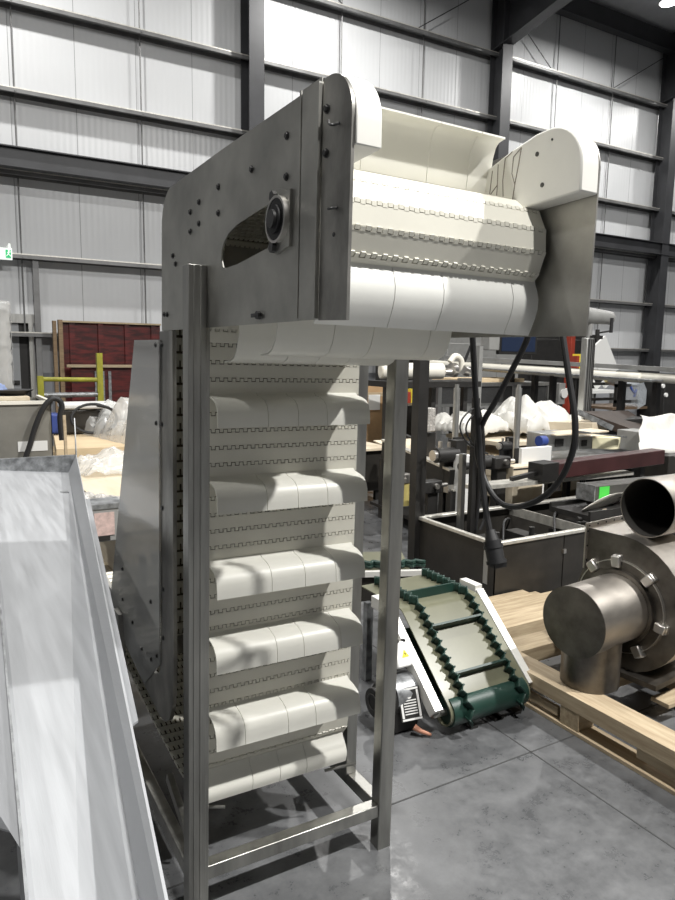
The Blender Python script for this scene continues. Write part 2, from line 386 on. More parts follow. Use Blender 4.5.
# --- left side plate with an elongated opening (bridged polygon)
outer = [(1.107,1.660),(1.107,2.065),(1.13,2.067)] + [(1.60,2.068)] + arc(2.00,1.965,.098,90,0,8) + [(2.104,1.662)]
hole = [(1.575,1.795),(1.592,1.80),(1.600,1.815),(1.598,1.838),(1.585,1.856),(1.555,1.872),(1.50,1.884),(1.40,1.893),(1.33,1.898),(1.315,1.880),(1.318,1.83),(1.335,1.812),(1.40,1.806),(1.50,1.797)]
def plate_with_hole(x, t):
    import bmesh
    bm = bmesh.new()
    def ring(poly): 
        vs = [bm.verts.new((x, p[0], p[1])) for p in poly]
        return [bm.edges.new((vs[i], vs[(i+1) % len(vs)])) for i in range(len(vs))]
    e = ring(outer) + ring(hole)
    bmesh.ops.triangle_fill(bm, use_beauty=True, use_dissolve=False, edges=e)
    r = bmesh.ops.extrude_face_region(bm, geom=bm.faces[:])
    for g in r['geom']:
        if isinstance(g, bmesh.types.BMVert): g.co.x += t
    bmesh.ops.recalc_face_normals(bm, faces=bm.faces)
    mb = MB(); bm.verts.index_update()
    mb.add([v.co.copy() for v in bm.verts], [[v.index for v in f.verts] for f in bm.faces]); bm.free(); return mb
pl = plate_with_hole(XL-.004, .004)
pl.box((XL-.006,1.190,1.665),(XL-.004,1.196,2.074))            # fold line
obj('side_plate', pl, 'plate', EL)
for (y, z) in ((1.42,1.985),(1.25,2.01),(1.25,1.935),(1.62,1.988),(1.62,1.928),(1.76,1.978),(1.83,1.965),(1.76,1.925),(1.83,1.915),(1.985,1.87),(1.96,1.845),(2.075,1.71),(2.045,1.708)):
    obj('bolt', MB().bolt((XL-.004, y, z), NX), 'bolt', EL)
obj('latch_pin', MB().cyl((XL-.004,1.37,1.678),(XL-.012,1.37,1.678),.009,10).box((XL-.012,1.36,1.674),(XL-.008,1.40,1.682)), 'bolt', EL)
strip_poly = [(1.006,1.655),(1.104,1.658),(1.104,2.065),(1.085,2.065)] + arc(1.086,1.985,.080,90,180,10)
obj('end_plate', rplate(MB(), XL-.007, strip_poly, .006), 'plate_dark', EL, label='dark stained strip of stainless along the front edge')
for z in (2.012, 1.94): obj('bolt', MB().bolt((XL-.007,1.088,z),NX,.0055,.006), 'bolt', EL)
obj('edge_hook', MB().tube([(XL-.006,1.046,1.978),(XL-.014,1.052,1.976),(XL-.016,1.062,1.979),(XL-.015,1.068,1.986)], .0026, 8, 4), 'bolt', EL)
obj('edge_hook', MB().tube([(XL-.006,1.046,1.843),(XL-.014,1.052,1.842),(XL-.014,1.064,1.843)], .0026, 8, 3), 'bolt', EL)
obj('hole_mark', MB().cyl((XL-.008,1.055,1.80),(XL-.002,1.055,1.80),.004,10), 'bolt', EL)
# vertical stiffener lip next to the end plate
obj('stiffener_rib', MB().box((XL-.014,1.107,1.662),(XL-.004,1.112,2.062)).box((XL-.0055,1.112,1.662),(XL-.004,1.186,2.072)), 'plate', EL)
# --- right side plate
rp = [(1.006,1.652),(2.104,1.660)] + arc(2.00,1.965,.098,0,90,8) + [(1.13,2.077)] + arc(1.092,1.988,.089,90,180,10)
outer = rp[:]
obj('side_plate', plate_with_hole(XR, .004), 'plate_in', EL)
# --- top cover between the plates, behind the head
obj('top_cover', MB().box((XL,2.10,1.70),(XR,2.104,1.95)), 'plate', EL)
# --- white wear blocks in the head corners
def wear(x0, x1):
    poly = [(1.002,1.936),(1.285,1.925),(1.285,2.035),(1.20,2.062-(.012 if x0<.8 else 0)),(1.13,2.078-(.013 if x0<.8 else 0))] + arc(1.093,1.990-(.013 if x0<.8 else 0),.090,85,180,10)
    return MB().prism(poly, (x0,0,0), (0,1,0), (0,0,1), (x1-x0,0,0))
w1 = obj('wear_block', wear(XL, XL+.05), 'uhmw', EL, bevel=.002)
w2 = obj('wear_block', wear(XR-.052, XR), 'uhmw', EL, bevel=.004, label='white block with two screws and dark cracks')
for (y, z) in ((1.125,2.035),(1.105,1.968)): obj('screw', MB().cyl((XR-.0535,y,z),(XR-.051,y,z),.005,12), 'bolt', w2)
obj('screw', MB().cyl((XR-.0535,1.085,2.055),(XR-.051,1.085,2.055),.0025,8), 'bolt', w2)
ck = MB()
def crk(*pts): ck.tube([(XR-.0525,p[0],p[1]) for p in pts], .0011, 5)
crk((1.262,2.03),(1.266,1.99),(1.272,1.94)); crk((1.244,2.04),(1.243,1.99),(1.244,1.93)); crk((1.243,1.995),(1.268,1.975)); crk((1.222,2.048),(1.226,2.0),(1.222,1.965),(1.228,1.93))
crk((1.173,2.06),(1.178,2.03),(1.187,1.985),(1.194,1.935)); crk((1.173,2.06),(1.196,2.045),(1.198,2.01),(1.187,1.985)); crk((1.222,2.048),(1.20,2.058))
obj('crack', ck, 'crack', w2)
# --- bearing at the head shaft
bc = V((XL-.004, 1.268, 1.857))
bg = MB().prism([(-.030,-.020),(-.034,-.045),(-.028,-.060),(-.012,-.064),(.03,-.056),(.046,-.056),(.046,.05),(.03,.05),(-.012,.062),(-.028,.058),(-.034,.045),(-.030,.020)], bc, (0,-1,0), (0,0,1), (-.006,0,0))
bo = obj('bearing_flange', bg, 'plate', EL)
obj('bearing_ring', MB().pipe(bc, bc+NX*.016, .045, .005, 36), 'clamp', bo)
obj('bearing_insert', MB().pipe(bc, bc+NX*.014, .040, .016, 28).pipe(bc, bc+NX*.020, .027, .010, 28), 'rubber', bo)
obj('head_shaft', MB().cyl(bc-NX*.57, bc+NX*.026, .0175, 20), 'bolt', EL)
for (dy, dz) in ((.020,.047),(.020,-.050)): obj('flange_bolt', MB().cyl(bc+V((-.006,dy,dz)), bc+V((-.015,dy,dz)), .011, 6), 'bolt', bo)

# --- belt path (outer surface), points (y, z) in travel order
R = .118; DC = (1.238, 1.850)
path = [(2.00,1.968),(DC[0],1.968)] + [(DC[0]+R*math.cos(a), DC[1]+R*math.sin(a)) for a in [math.radians(90+i*180/7.5*1.0) for i in range(1,8)]][:7]
path = [(2.02,1.968),(1.80,1.968),(1.52,1.968)] + [(DC[0]+R*math.cos(math.radians(t)), DC[1]+R*math.sin(math.radians(t))) for t in (88,113,138,163,188,213,238,263)]
path += [(1.40,1.715),(1.60,1.69),(1.74,1.688)] + arc(1.79,1.598,.09,90,0,5)[1:] + [(1.88,1.35),(1.88,.9),(1.88,.42)]
path += [p for p in arc(1.985,.385,.105,180,270,6)][1:] + [(2.3,.300),(2.7,.345),(3.10,.39)] + arc(3.12,.50,.11,-80,80,8) + [(2.72,.575),(2.45,.545)]
path += arc(2.40,.79,.25,-85,-178,8) + [(2.15,1.2),(2.15,1.86)] + arc(2.04,1.86,.11,0,80,5)
def resample(path, step):
    out = []; closed = path + [path[0]]; 
    L = [0]
    for a, b in zip(closed, closed[1:]): L.append(L[-1]+math.dist(a, b))
    n = round(L[-1]/step); st = L[-1]/n
    j = 0
    for i in range(n):
        s = i*st
        while L[j+1] < s: j += 1
        f = (s-L[j])/max(1e-9, L[j+1]-L[j]); a, b = closed[j], closed[j+1]
        out.append((a[0]+(b[0]-a[0])*f, a[1]+(b[1]-a[1])*f))
    return out
pts = resample(path, .0493)
belt = MB(); NB = len(pts)
for i in range(NB):
    p = V((0,*pts[i])); q = V((0,*pts[(i+1)%NB])); d = (q-p); L = d.length; d.normalize(); nrm = V((0,d.z,-d.y))
    # nrm must point outwards (left of travel): travel -y on top -> outwards +z
    nrm = V((0, d.z, -d.y))
    def quadbox(x0, x1, a, b, h0, h1):
        vs = []
        for h in (h0, h1):
            for (x, s) in ((x0,a),(x1,a),(x1,b),(x0,b)):
                c = p + d*s + nrm*h; vs.append((x, c.y, c.z))
        belt.add(vs, [(3,2,1,0),(4,5,6,7),(0,1,5,4),(1,2,6,5),(2,3,7,6),(3,0,4,7)])
    belt.mat(1); quadbox(BX0+.002, BX1-.002, -.001, L+.001, -.009, -.0035)
    tz = .0045 if (1.79 < pts[i][1] < 1.94 and pts[i][0] < 1.2) else .006
    belt.mat(0); quadbox(BX0, BX1, tz, L-tz, -.0085, 0)
    # hinge knuckles alternate from one module and the next
    P = .0247; nk = int((BX1-BX0)/P)
    up = 1.79 < pts[i][1] < 1.94 and pts[i][0] < 1.2
    hh = .0006 if up else .0
    # in view: front run, head and lower run carry the knuckles
    if pts[i][0] < 2.0 and not (pts[i][1] > 1.93 and pts[i][0] < 1.5):
        for kx in range(nk+1):
            g_ = .0014 if up else .0024; x0 = BX0 + kx*P; x1 = min(x0+P*.5-g_, BX1)
            quadbox(x0, x1, -tz+g_, tz+.001, -.0085, hh)
            if x0+P*.5 < BX1-.004: quadbox(x0+P*.5, min(x0+P-g_, BX1), -tz-.001, tz-g_, -.0085, hh)
for i in range(NB):
    # small dark slots on the inner face, in pairs
    p = V((0,*pts[i])); q = V((0,*pts[(i+1)%NB])); d = (q-p); L = d.length; d.normalize(); nrm = V((0, d.z, -d.y))
    belt.mat(0)
    x = BX0+.004
    def qb(x0, x1, a, b, h0, h1):
        vs = []
        for h in (h0, h1):
            for (xx, s) in ((x0,a),(x1,a),(x1,b),(x0,b)):
                c = p + d*s + nrm*h; vs.append((xx, c.y, c.z))
        belt.add(vs, [(3,2,1,0),(4,5,6,7),(0,1,5,4),(1,2,6,5),(2,3,7,6),(3,0,4,7)])
    qb(BX0+.002, BX1-.002, .014, L-.014, -.013, -.0088)
    x = BX0+.004
    while x < BX1-.012:
        qb(x, x+.010, -.006, .018, -.0135, -.0088); x += .0165
obj('belt', belt, ['belt','belt_gap'], EL, smooth=False)
# --- flights
def flight(root, n, t, name='flight', up=.088, curl=.082, segs=(.165,.105,.105,.168), x0=.672, x1=1.168, mt='flight'):
    r = V((0,*root)); n = V((0,*n)).normalized(); t = V((0,*t)).normalized()
    prof = [(0,-.012),(.012,-.004),(up*.45,0),(up*.72,curl*.10),(up*.90,curl*.28),(up*.98,curl*.52),(up,curl*.78),(up*1.01,curl)]
    mb = MB(); x = x0; tot = sum(segs); th = .004
    for k, s in enumerate(segs):
        xe = x + s*(x1-x0)/tot
        vs = []; m = len(prof)
        for xx in (x, xe-.0016):
            for (a, b) in prof: c = r+n*a+t*b; vs.append((xx, c.y, c.z))
            for j, (a, b) in enumerate(prof):
                a0 = prof[max(j-1,0)]; a1 = prof[min(j+1,m-1)]; dx = a1[0]-a0[0]; dy = a1[1]-a0[1]; l = math.hypot(dx, dy)
                c = r+n*(a-dy/l*th)+t*(b+dx/l*th); vs.append((xx, c.y, c.z))
        fs = []
        for j in range(m-1):
            fs += [(j, j+1, 2*m+j+1, 2*m+j), (m+j+1, m+j, 3*m+j, 3*m+j+1), (j+1, j, m+j, m+j+1), (2*m+j, 2*m+j+1, 3*m+j+1, 3*m+j)]
        fs += [(0, 2*m, 3*m, m), (m-1, 2*m-1, 4*m-1, 3*m-1)]
        mb.add(vs, fs); x = xe
    # base foot clipped into the belt
    return obj(name, mb, mt, EL)
for z, s in ((1.475,(.165,.105,.105,.165)),(1.232,(.16,.105,.105,.15)),(.985,(.24,.155,.15,.15)),(.762,(.235,.11,.16,.10)),(.525,(.10,.155,.105,.18))):
    flight((1.88, z), (-1, 0), (0, -1), segs=s, up=.09, curl=.080)
flight((1.905,.315), (-.75,-.55), (.35,-1), up=.06, curl=.05)
for (y, z) in ((2.2,.29),(2.45,.315),(2.7,.343),(2.95,.37)): flight((y, z), (.0,-1), (1,0), up=.075, curl=.06)
flight((1.160,1.774), (-.62,-.78), (.45,-.89), segs=(.26,.19,.30,.12), x0=.628, x1=1.184, up=.056, curl=.084, mt='belt_w')
flight((1.415,1.71), (.05,-1), (1,.0), segs=(.26,.19,.30,.12), up=.115, curl=.085)
flight((1.64,1.687), (.1,-1), (1,0), up=.112, curl=.09)
flight((1.285,1.966), (-.02,1), (-1,0), segs=(.22,.3,.2,.12), x0=.668, x1=1.150, up=.132, curl=.045)
flight((1.56,1.968), (0,1), (-1,0), up=.062); flight((1.80,1.968), (0,1), (-1,0), up=.062)
for z in (.95,1.2,1.45,1.70): flight((2.15, z), (1, 0), (0, 1))
for (y, z) in ((2.98,.60),(2.74,.577)): flight((y, z), (.1,1), (-1,.1))
# --- long stained splice on the flight standing on top: small dark chips
ch = MB()
for (x, z) in ((.95,2.045),(.985,2.028),(.80,2.03),(.80,2.00),(.91,2.035)):
    ch.add([(x,1.246,z),(x+.006,1.246,z),(x+.003,1.246,z+.008),(x,1.252,z),(x+.006,1.252,z),(x+.003,1.252,z+.008)],[(0,1,2),(5,4,3),(0,3,4,1),(1,4,5,2),(2,5,3,0)])
# --- legs
def leg(x0, y0, z1, notch):
    mb = MB(); t = .004; a = .048
    mb.box((x0,y0,0),(x0+a,y0+t,z1)).box((x0,y0+t,0),(x0+t,y0+a,z1)).box((x0+a-t,y0+t,0),(x0+a,y0+a,z1)).box((x0+t,y0+a-t,0),(x0+a-t,y0+a,z1))
    mb.box((x0+t,y0+t,z1-.004),(x0+a-t,y0+a-t,z1))
    if notch: mb.box((x0+a,y0+.004,.0),(x0+a+.010,y0+.010,z1-.15)).box((x0+.012,y0-.0025,0),(x0+.016,y0,z1-.002)).box((x0+.030,y0-.0025,0),(x0+.034,y0,z1-.002))
    return mb
obj('leg', leg(.560,1.700,1.815,True), 'tube', EL, bevel=.002)
obj('leg', leg(1.194,1.700,1.70,False), 'tube', EL, bevel=.002)
obj('leg', leg(.560,3.20,.60,False), 'tube', EL, bevel=.002)
obj('leg', leg(1.194,3.20,.60,False), 'tube', EL, bevel=.002)
obj('cross_rail', MB().box((.608,1.705,.118),(1.194,1.745,.160)), 'tube', EL, bevel=.003)
obj('cross_rail', MB().box((.608,3.205,.118),(1.194,3.245,.160)), 'tube', EL, bevel=.003)
obj('side_rail', MB().box((.565,1.748,.112),(.603,3.2,.156)), 'tube', EL, bevel=.003)
obj('side_rail', MB().box((1.197,1.748,.112),(1.238,3.2,.156)), 'tube', EL, bevel=.003)
# --- right mounting post, left one hidden behind the leg
obj('post', MB().box((1.187,1.900,.156),(1.227,1.975,1.66)), 'tube', EL, bevel=.002)
obj('post', MB().box((1.187,2.10,.36),(1.191,2.40,1.66)), 'plate_in', EL)
obj('brace', MB().beam((1.192,1.98,.40),(1.192,2.22,.16),.02,.034), 'tube', EL); obj('brace', MB().beam((.60,2.02,.26),(.60,1.76,.16),.02,.03), 'tube', EL)
obj('guide_rod', MB().cyl((.60,1.95,.20),(.73,1.87,.205),.005,8), 'tube', EL); obj('guide_rod', MB().cyl((1.20,1.86,.22),(1.10,1.90,.20),.005,8), 'tube', EL)
# --- casing strips
def casing(x, t):
    poly = [(1.970,1.66),(1.970,.60),(1.985,.51),(2.02,.450),(2.07,.422),(2.124,.413),(2.35,.440),(2.60,.476),(3.1,.54),(3.1,.66),(2.585,.59),(2.30,.54),(2.19,.535),(2.13,.56),(2.105,.62),(2.100,1.66)]
    return MB().prism(poly, (x,0,0), (0,1,0), (0,0,1), (t,0,0))
obj('casing_strip', casing(.600,.012), 'plate_dark', EL)
obj('casing_strip', casing(1.190,.006), 'plate_in', EL)
for (x, y, z) in [(.600,2.078,z) for z in (1.62,1.38,1.12,.86,.70)] + [(.594,2.12,1.62),(.594,2.12,1.38)] + [(.594,y,z) for (y, z) in ((2.13,.62),(2.2,.58),(2.32,.57),(2.45,.62),(2.6,.66),(2.2,.78),(2.6,.78))]:
    obj('bolt', MB().bolt((x,y,z), NX, .0055, .005), 'bolt', EL)
obj('guard_panel', rplate(MB(), .594, [(2.088,1.635),(2.384,1.637),(2.82,.60),(2.82,.545),(2.585,.50),(2.30,.45),(2.105,.60)], .005), 'poly', EL, label='clear plastic guard with a grey sheen')
# inner hopper piece seen through the guard
obj('hopper_lip', MB().prism([(2.16,.60),(2.45,.86),(2.44,.88),(2.13,.62)], (.66,0,0),(0,1,0),(0,0,1),(.5,0,0)).box((.62,2.42,.62),(.64,2.46,.87)), 'plate_in', EL)
0 and obj('back_casing', MB().box((.612,2.40,.9),(1.18,2.404,1.62)), 'plate_in', EL)
obj('infeed_post', MB().box((.575,2.60,.40),(.600,2.68,.60)), 'plate_dark', EL)
# --- gearmotor outside the right plate, carries the supply cables
gm = obj('gear_motor', MB().cyl((1.195,1.30,1.86),(1.30,1.30,1.86),.06,24).cyl((1.25,1.28,1.86),(1.25,1.28,1.69),.045,20), 'grey', EL)
EL.location = (.9-.0195-.010, 1.9, 0); EL.rotation_euler = (0, math.radians(.8), 0)

# --- cables
def cable(name, px, x, r, label, **k):
    pts = [SX(a, b, x + (c[0] if c else 0)) for (a, b, *c) in px]
    return one(name, MB().tube(pts, r, 10, 5), 'rubber', label, 'cable', **k)
CX = 1.27
cb_ = thing('power_cable', 'black cable hanging straight down from the elevator head to a black plug', 'cable', SX(494,560,CX))
obj('cable_sheath', MB().tube([SX(*p, CX) for p in ((472,318),(473,345),(476,400),(479,440),(481,470),(485,505),(490,532))], .0085, 10, 5), 'rubber', cb_)
pa, pb = SX(490,530,CX), SX(496,560,CX)
obj('plug', MB().cyl(pa, pa+(pb-pa)*.35, .013, 16, .019).cyl(pa+(pb-pa)*.35, pb, .0235, 16).cyl(pa+(pb-pa)*.5, pa+(pb-pa)*.62, .026, 16).cyl(pb, pb+(pb-pa)*.12, .027, 16).box(pb-V((.012,.01,.02)), pb+V((.03,.01,.0))), 'rubber', cb_)
lp = [(560,318),(564,345),(570,385),(575,420),(573,450),(560,480),(540,499),(515,507),(497,500),(484,478),(477,450),(482,425),(495,402),(512,370),(526,342),(533,318)]
one('looped_cable', MB().tube([SX(a, b, CX+.02) for a, b in lp], .0078, 10, 5), 'rubber', 'black cable hanging from the elevator head in a wide loop', 'cable')

# ================================================================== THE CHUTE AT THE LEFT
CH = thing('chute', 'long white painted steel chute running away at the left edge, in front of the elevator', 'chute', (.15, 1.2, 0))
zc = .95
A0, A1 = SZ(165,900,zc), SZ(76,455,zc); B0, B1 = SZ(29,900,zc), SZ(0,594,zc)
dA = (A1-A0).normalized(); dB = (B1-B0).normalized()
def along(P, d, y): return P + d*((y-P.y)/d.y)
Yn, Yf = .30, A1.y
rR = [along(A0, dA, y) for y in (Yn, Yf)]; rL = [along(B0, dB, y) for y in (Yn, Yf)]
dn = V((0,0,-.11)); inw = [V((-.012,0,0)), V((-.050,0,0))]
fR = [rR[i]+dn+inw[i] for i in (0,1)]; fL = [rL[i]+dn*.55 for i in (0,1)]
def slab(mb, a, b, c, d, t):
    t = V(t); return mb.add([a,b,c,d,a+t,b+t,c+t,d+t], [(3,2,1,0),(4,5,6,7),(0,1,5,4),(1,2,6,5),(2,3,7,6),(3,0,4,7)])
obj('chute_floor', slab(MB(), fL[0], fR[0], fR[1], fL[1], (0,0,-.004)), 'galv', CH)
sw = slab(MB(), fR[0], rR[0], rR[1], fR[1], (.004,0,0))
pk = along(A0, dA, Yn) ; e1 = along(A0, dA, 1.18); e2 = along(A0, dA, 3.2)
slab(sw, e1+V((.002,0,-.012)), e2+V((.002,0,-.012)), e2+V((.022,.0,-.004)), e1+V((.016,0,-.004)), (0,0,-.004))
obj('side_wall', sw, 'galv', CH)
tip = SY(74,418,rR[1].y+.12)
obj('end_upstand', MB().add([rR[1], rR[1]+V((0,0,-.18)), along(A0,dA,Yf+.22)+V((0,0,-.18)), tip, rR[1]+V((.006,0,0)), rR[1]+V((.006,0,-.18)), along(A0,dA,Yf+.22)+V((.006,0,-.18)), tip+V((.006,0,0))],
    [(0,1,2,3),(7,6,5,4),(0,4,5,1),(1,5,6,2),(2,6,7,3),(3,7,4,0)]), 'galv_d', CH)
obj('side_wall', slab(MB(), rL[0]+V((0,0,-.22)), rL[0], rL[1], rL[1]+V((0,0,-.22)), (-.004,0,0)), 'galv_d', CH)
of = [along(B0,dB,.93)+V((-.003,0,-.004)), along(B0,dB,3.2)+V((-.003,0,-.004)), SZ(-160,560,.74), SZ(-60,812,.74), SZ(23,834,.80)]
mf = MB(); mf.add(of+[p+V((0,0,-.004)) for p in of], [(0,1,2,3,4),(9,8,7,6,5)]+[(i_,i_+5,(i_+1)%5+5,(i_+1)%5) for i_ in range(5)]); obj('outer_flange', mf, 'galv', CH)
rw = MB(); bR = fR[1]; bL = fL[1]; bR2 = SY(76,457,Yf); 
rw.box((bL.x-.5, Yf, .80), (bR2.x, Yf+.006, zc)).box((bL.x-.5, Yf-.002, zc-.006), (bR2.x, Yf+.03, zc))
obj('end_wall', rw, 'galv_d', CH)
lg = [(rR[0]+rL[0])/2, (rR[1]+rL[1])/2]
for P_ in (along(A0,dA,3.9)+V((-.08,0,-.1)), along(B0,dB,3.9)+V((.02,0,-.1))):
    obj('leg', MB().box((P_.x-.02, P_.y-.02, 0), (P_.x+.02, P_.y+.02, P_.z)), 'galv_d', CH)
for P_ in (along(A0,dA,.45)+V((-.03,0,-.115)), along(B0,dB,.45)+V((.02,0,-.07))):
    obj('leg', MB().box((P_.x-.012, P_.y-.02, 0), (P_.x+.012, P_.y+.02, P_.z)), 'galv_d', CH)

# ================================================================== THE FAN ON ITS PALLET
FN = thing('centrifugal_fan', 'stainless centrifugal fan with a clamped round inlet elbow, standing on the pallet', 'fan', (2.46, 1.98, .17))
a0 = V((2.30,1.93,.485)); ang = math.radians(6); D = V((math.cos(ang), math.sin(ang), 0)); Nn = V((-math.sin(ang), math.cos(ang), 0)); ZZ = V((0,0,1))
el = MB().cyl(a0+D*.004, a0+D*.36, .1525, 48)
obj('inlet_elbow', el, 'duct', FN)
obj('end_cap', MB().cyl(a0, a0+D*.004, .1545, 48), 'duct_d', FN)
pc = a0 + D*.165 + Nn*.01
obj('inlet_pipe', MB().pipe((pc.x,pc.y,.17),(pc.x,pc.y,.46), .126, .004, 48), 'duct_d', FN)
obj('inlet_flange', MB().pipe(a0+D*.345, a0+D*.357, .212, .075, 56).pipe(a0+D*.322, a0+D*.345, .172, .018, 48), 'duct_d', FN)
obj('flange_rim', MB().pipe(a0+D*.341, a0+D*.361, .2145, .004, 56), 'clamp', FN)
for t in (-58, -10, 50, 96, 132, 176, 222, 262):
    # angle measured from the front (-Nn) upwards
    u = -Nn*math.cos(math.radians(t)) + ZZ*math.sin(math.radians(t)); tt = D.cross(u)
    c = a0 + D*.345 + u*.208
    m_ = MB().obox(c-D*.012, u, tt, D, .026, .021, .012).obox(c+u*.018+D*.012, u, tt, D, .012, .021, .022)
    obj('clamp', m_, 'clamp', FN, bevel=.006)
# volute
C0 = a0 + D*.36; W = .27
prof = [(.19,.325)] + [((.30+.025*(t-0)/90 if t > 0 else .30)*-math.cos(math.radians(t)), (.30+.025*max(0,t)/90)*math.sin(math.radians(t))) for t in range(90,-90,-10)]
prof += [(.0,-.29),(.10,-.28),(.18,-.24),(.235,-.17),(.255,-.08),(.24,.02),(.21,.10),(.19,.155)]
obj('volute_casing', MB().prism(prof, C0, Nn, ZZ, D*W), ['duct'], FN)
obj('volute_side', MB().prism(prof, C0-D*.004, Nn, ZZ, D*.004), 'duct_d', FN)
fl = MB(); q = C0+Nn*.19
for (a, b) in (((-.012,.14),(.0,.34)),):
    fl.obox(q+D*(W/2)+ZZ*.335, D, Nn, ZZ, W/2+.02, .004, .014).obox(q+D*(W/2)+ZZ*.145, D, Nn, ZZ, W/2+.02, .004, .014)
    fl.obox(q-D*.010+ZZ*.24, D, Nn, ZZ, .012, .004, .108).obox(q+D*(W+.010)+ZZ*.24, D, Nn, ZZ, .012, .004, .108)
ff = obj('outlet_flange', fl, 'duct', FN)
hb = MB()
for i in range(5): hb.cyl(q+D*(W*i/4)+ZZ*.336-Nn*.006, q+D*(W*i/4)+ZZ*.336+Nn*.005, .005, 8)
for i in range(3): hb.cyl(q-D*.01+ZZ*(.17+i*.07)-Nn*.006, q-D*.01+ZZ*(.17+i*.07)+Nn*.005, .005, 8)
obj('bolt_hole', hb, 'black', ff)
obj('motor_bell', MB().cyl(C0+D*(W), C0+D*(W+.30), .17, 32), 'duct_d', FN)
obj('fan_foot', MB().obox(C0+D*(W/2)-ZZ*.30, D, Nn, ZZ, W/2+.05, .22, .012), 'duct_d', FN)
ps = SY(647,508,1.93)
pd = V((1,.06,.005)).normalized()
DP = thing('round_duct', 'large open-ended round stainless duct lying across the top of the fan', 'duct', ps-V((0,0,.13)))
obj('duct_body', MB().pipe(ps, ps+pd*1.1, .134, .003, 56), ['duct'], DP)
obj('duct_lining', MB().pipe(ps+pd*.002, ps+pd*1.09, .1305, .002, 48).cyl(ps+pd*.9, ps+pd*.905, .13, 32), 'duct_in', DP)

# ================================================================== PALLETS
PL = thing('wooden_pallet', 'large pine pallet on the floor carrying the stainless fan', 'pallet', (2.9, 1.9, 0))
def plank(a, b, axis, parent, name='deck_board'): return obj(name, MB().box(a, b), 'woodY' if axis == 'y' else 'woodX', parent, bevel=.002)
plank((2.288,.55,.10),(2.42,2.62,.168), 'y', PL, 'edge_beam')
plank((2.285,.55,.0),(2.40,2.62,.018), 'y', PL, 'bottom_board')
for y in (.6,1.30,1.86,2.5): plank((2.29,y,.018),(2.39,y+.10,.10), 'x', PL, 'block')
plank((2.295,.7,.055),(2.315,1.58,.10), 'y', PL, 'side_board'); 
plank((2.295,1.98,.035),(2.312,2.5,.075), 'y', PL, 'side_board')
for y, w in ((.75,.10),(1.25,.12),(1.96,.12),(2.34,.14)): plank((2.41,y,.085),(3.9,y+w,.165), 'x', PL, 'cross_beam')
plank((3.0,.55,.02),(3.11,2.62,.085), 'y', PL, 'runner'); plank((3.78,.55,.02),(3.88,2.62,.085), 'y', PL, 'runner')
for y in (1.50,1.72): plank((2.7,y,.085),(3.9,y+.09,.105), 'x', PL)

P2 = thing('wooden_pallet', 'pine boards and pallet timber stacked behind the green belt conveyor', 'pallet', (2.9, 2.95, 0))
plank((2.50,2.66,.02),(3.35,2.84,.13), 'x', P2, 'timber')
plank((2.52,2.86,.0),(3.6,3.02,.11), 'x', P2, 'timber')
for i, (x, y, w, l, z) in enumerate(((2.72,3.10,.26,.10,.0),(2.98,3.10,.24,.10,.0),(2.70,3.10,.24,.14,.055),(2.80,3.12,.22,.10,.085),(3.08,3.10,.26,.12,.055),(3.02,3.12,.2,.10,.085),(3.32,3.08,.2,.1,.0))):
    plank((x,y-.1,z),(x+w,y+l-.1,z+.028 if z else .055), 'x', P2, 'board')

def stack(name, label, x0, y0, x1, y1, z, n, m='ply', rot=0, cat='plywood stack', group=None):
    t = thing(name, label, cat, ((x0+x1)/2,(y0+y1)/2,0), group)
    zz = .10
    for i in range(3):
        yy = y0 + (y1-y0)*(i*.45+.05); obj('bearer', MB().box((x0,yy,0),(x1,yy+.1,.10)), 'woodX', t)
    h = (z-.10)/n
    for i in range(n):
        j = random.uniform(-.03,.03); obj('sheet', MB().box((x0+j,y0+random.uniform(-.03,.03),zz),(x1+j,y1,zz+h-.003)), m if i % 2 else 'ply2', t); zz += h
    t.rotation_euler = (0,0,rot); return t
stack('plywood_stack', 'low stack of pale plywood sheets behind the chute, right beside the elevator guard', .90, 4.15, 2.3, 6.25, .62, 6, 'ply2', .04)
stack('plywood_stack', 'wrapped plywood stack in front of the red boards, behind the nearer low stack', 1.0, 6.55, 3.0, 8.4, .72, 6, 'ply', -.12)
t = thing('steel_table', 'black panelled table with a pale top seen between the elevator legs', 'table', (3.9,6.6,0))
obj('side_panel', MB().box((3.5,6.3,.12),(4.3,7.1,.56)), 'blackm', t, bevel=.01)
obj('table_top', MB().box((3.45,6.25,.575),(4.35,7.12,.60)), 'ply2', t)
for x in (3.52,4.2):
    for y in (6.35,7.0): obj('leg', MB().box((x,y,0),(x+.05,y+.05,.12)), 'black', t)
stack('plywood_stack', 'plywood sheets stacked beneath the white covered goods behind the cables', 5.2, 5.45, 6.45, 6.35, .55, 4, 'ply2', 0)

def drape(name, label, cat, cx, cy, w, d, z, h, m='plastic', seed=0, rot=0, group=None, drop=.25, solid=.004):
    def fn(u, v):
        x = (u-.5)*w; y = (v-.5)*d; e = max(abs(u-.5), abs(v-.5))*2
        q = V((x*3+seed*7, y*3, seed)); hh = h*(.35+.65*abs(noise.noise(q))*2.2)*(1-e**6) + .05*noise.noise(q*3.1) + .02*noise.noise(q*8)
        if e > .9: hh -= drop*(e-.9)*10*(.7+.3*noise.noise(q*2))
        c, s_ = math.cos(rot), math.sin(rot)
        return V((cx+x*c-y*s_, cy+x*s_+y*c, z+hh))
    g = MB().grid(fn, 44, 44)
    return one(name, g, m, label, cat, group, solid=solid)
drape('plastic_wrap', 'crumpled clear plastic film heaped on the far plywood stack by the yellow post', 'plastic film', 2.15, 7.4, 1.5, 1.5, .76, .34, 'plastic', 1, .2)
drape('plastic_wrap', 'loose clear plastic film lying over the near plywood stack beside the chute', 'plastic film', 1.5, 5.9, 1.1, .55, .66, .12, 'plastic', 2, .1, drop=.03)
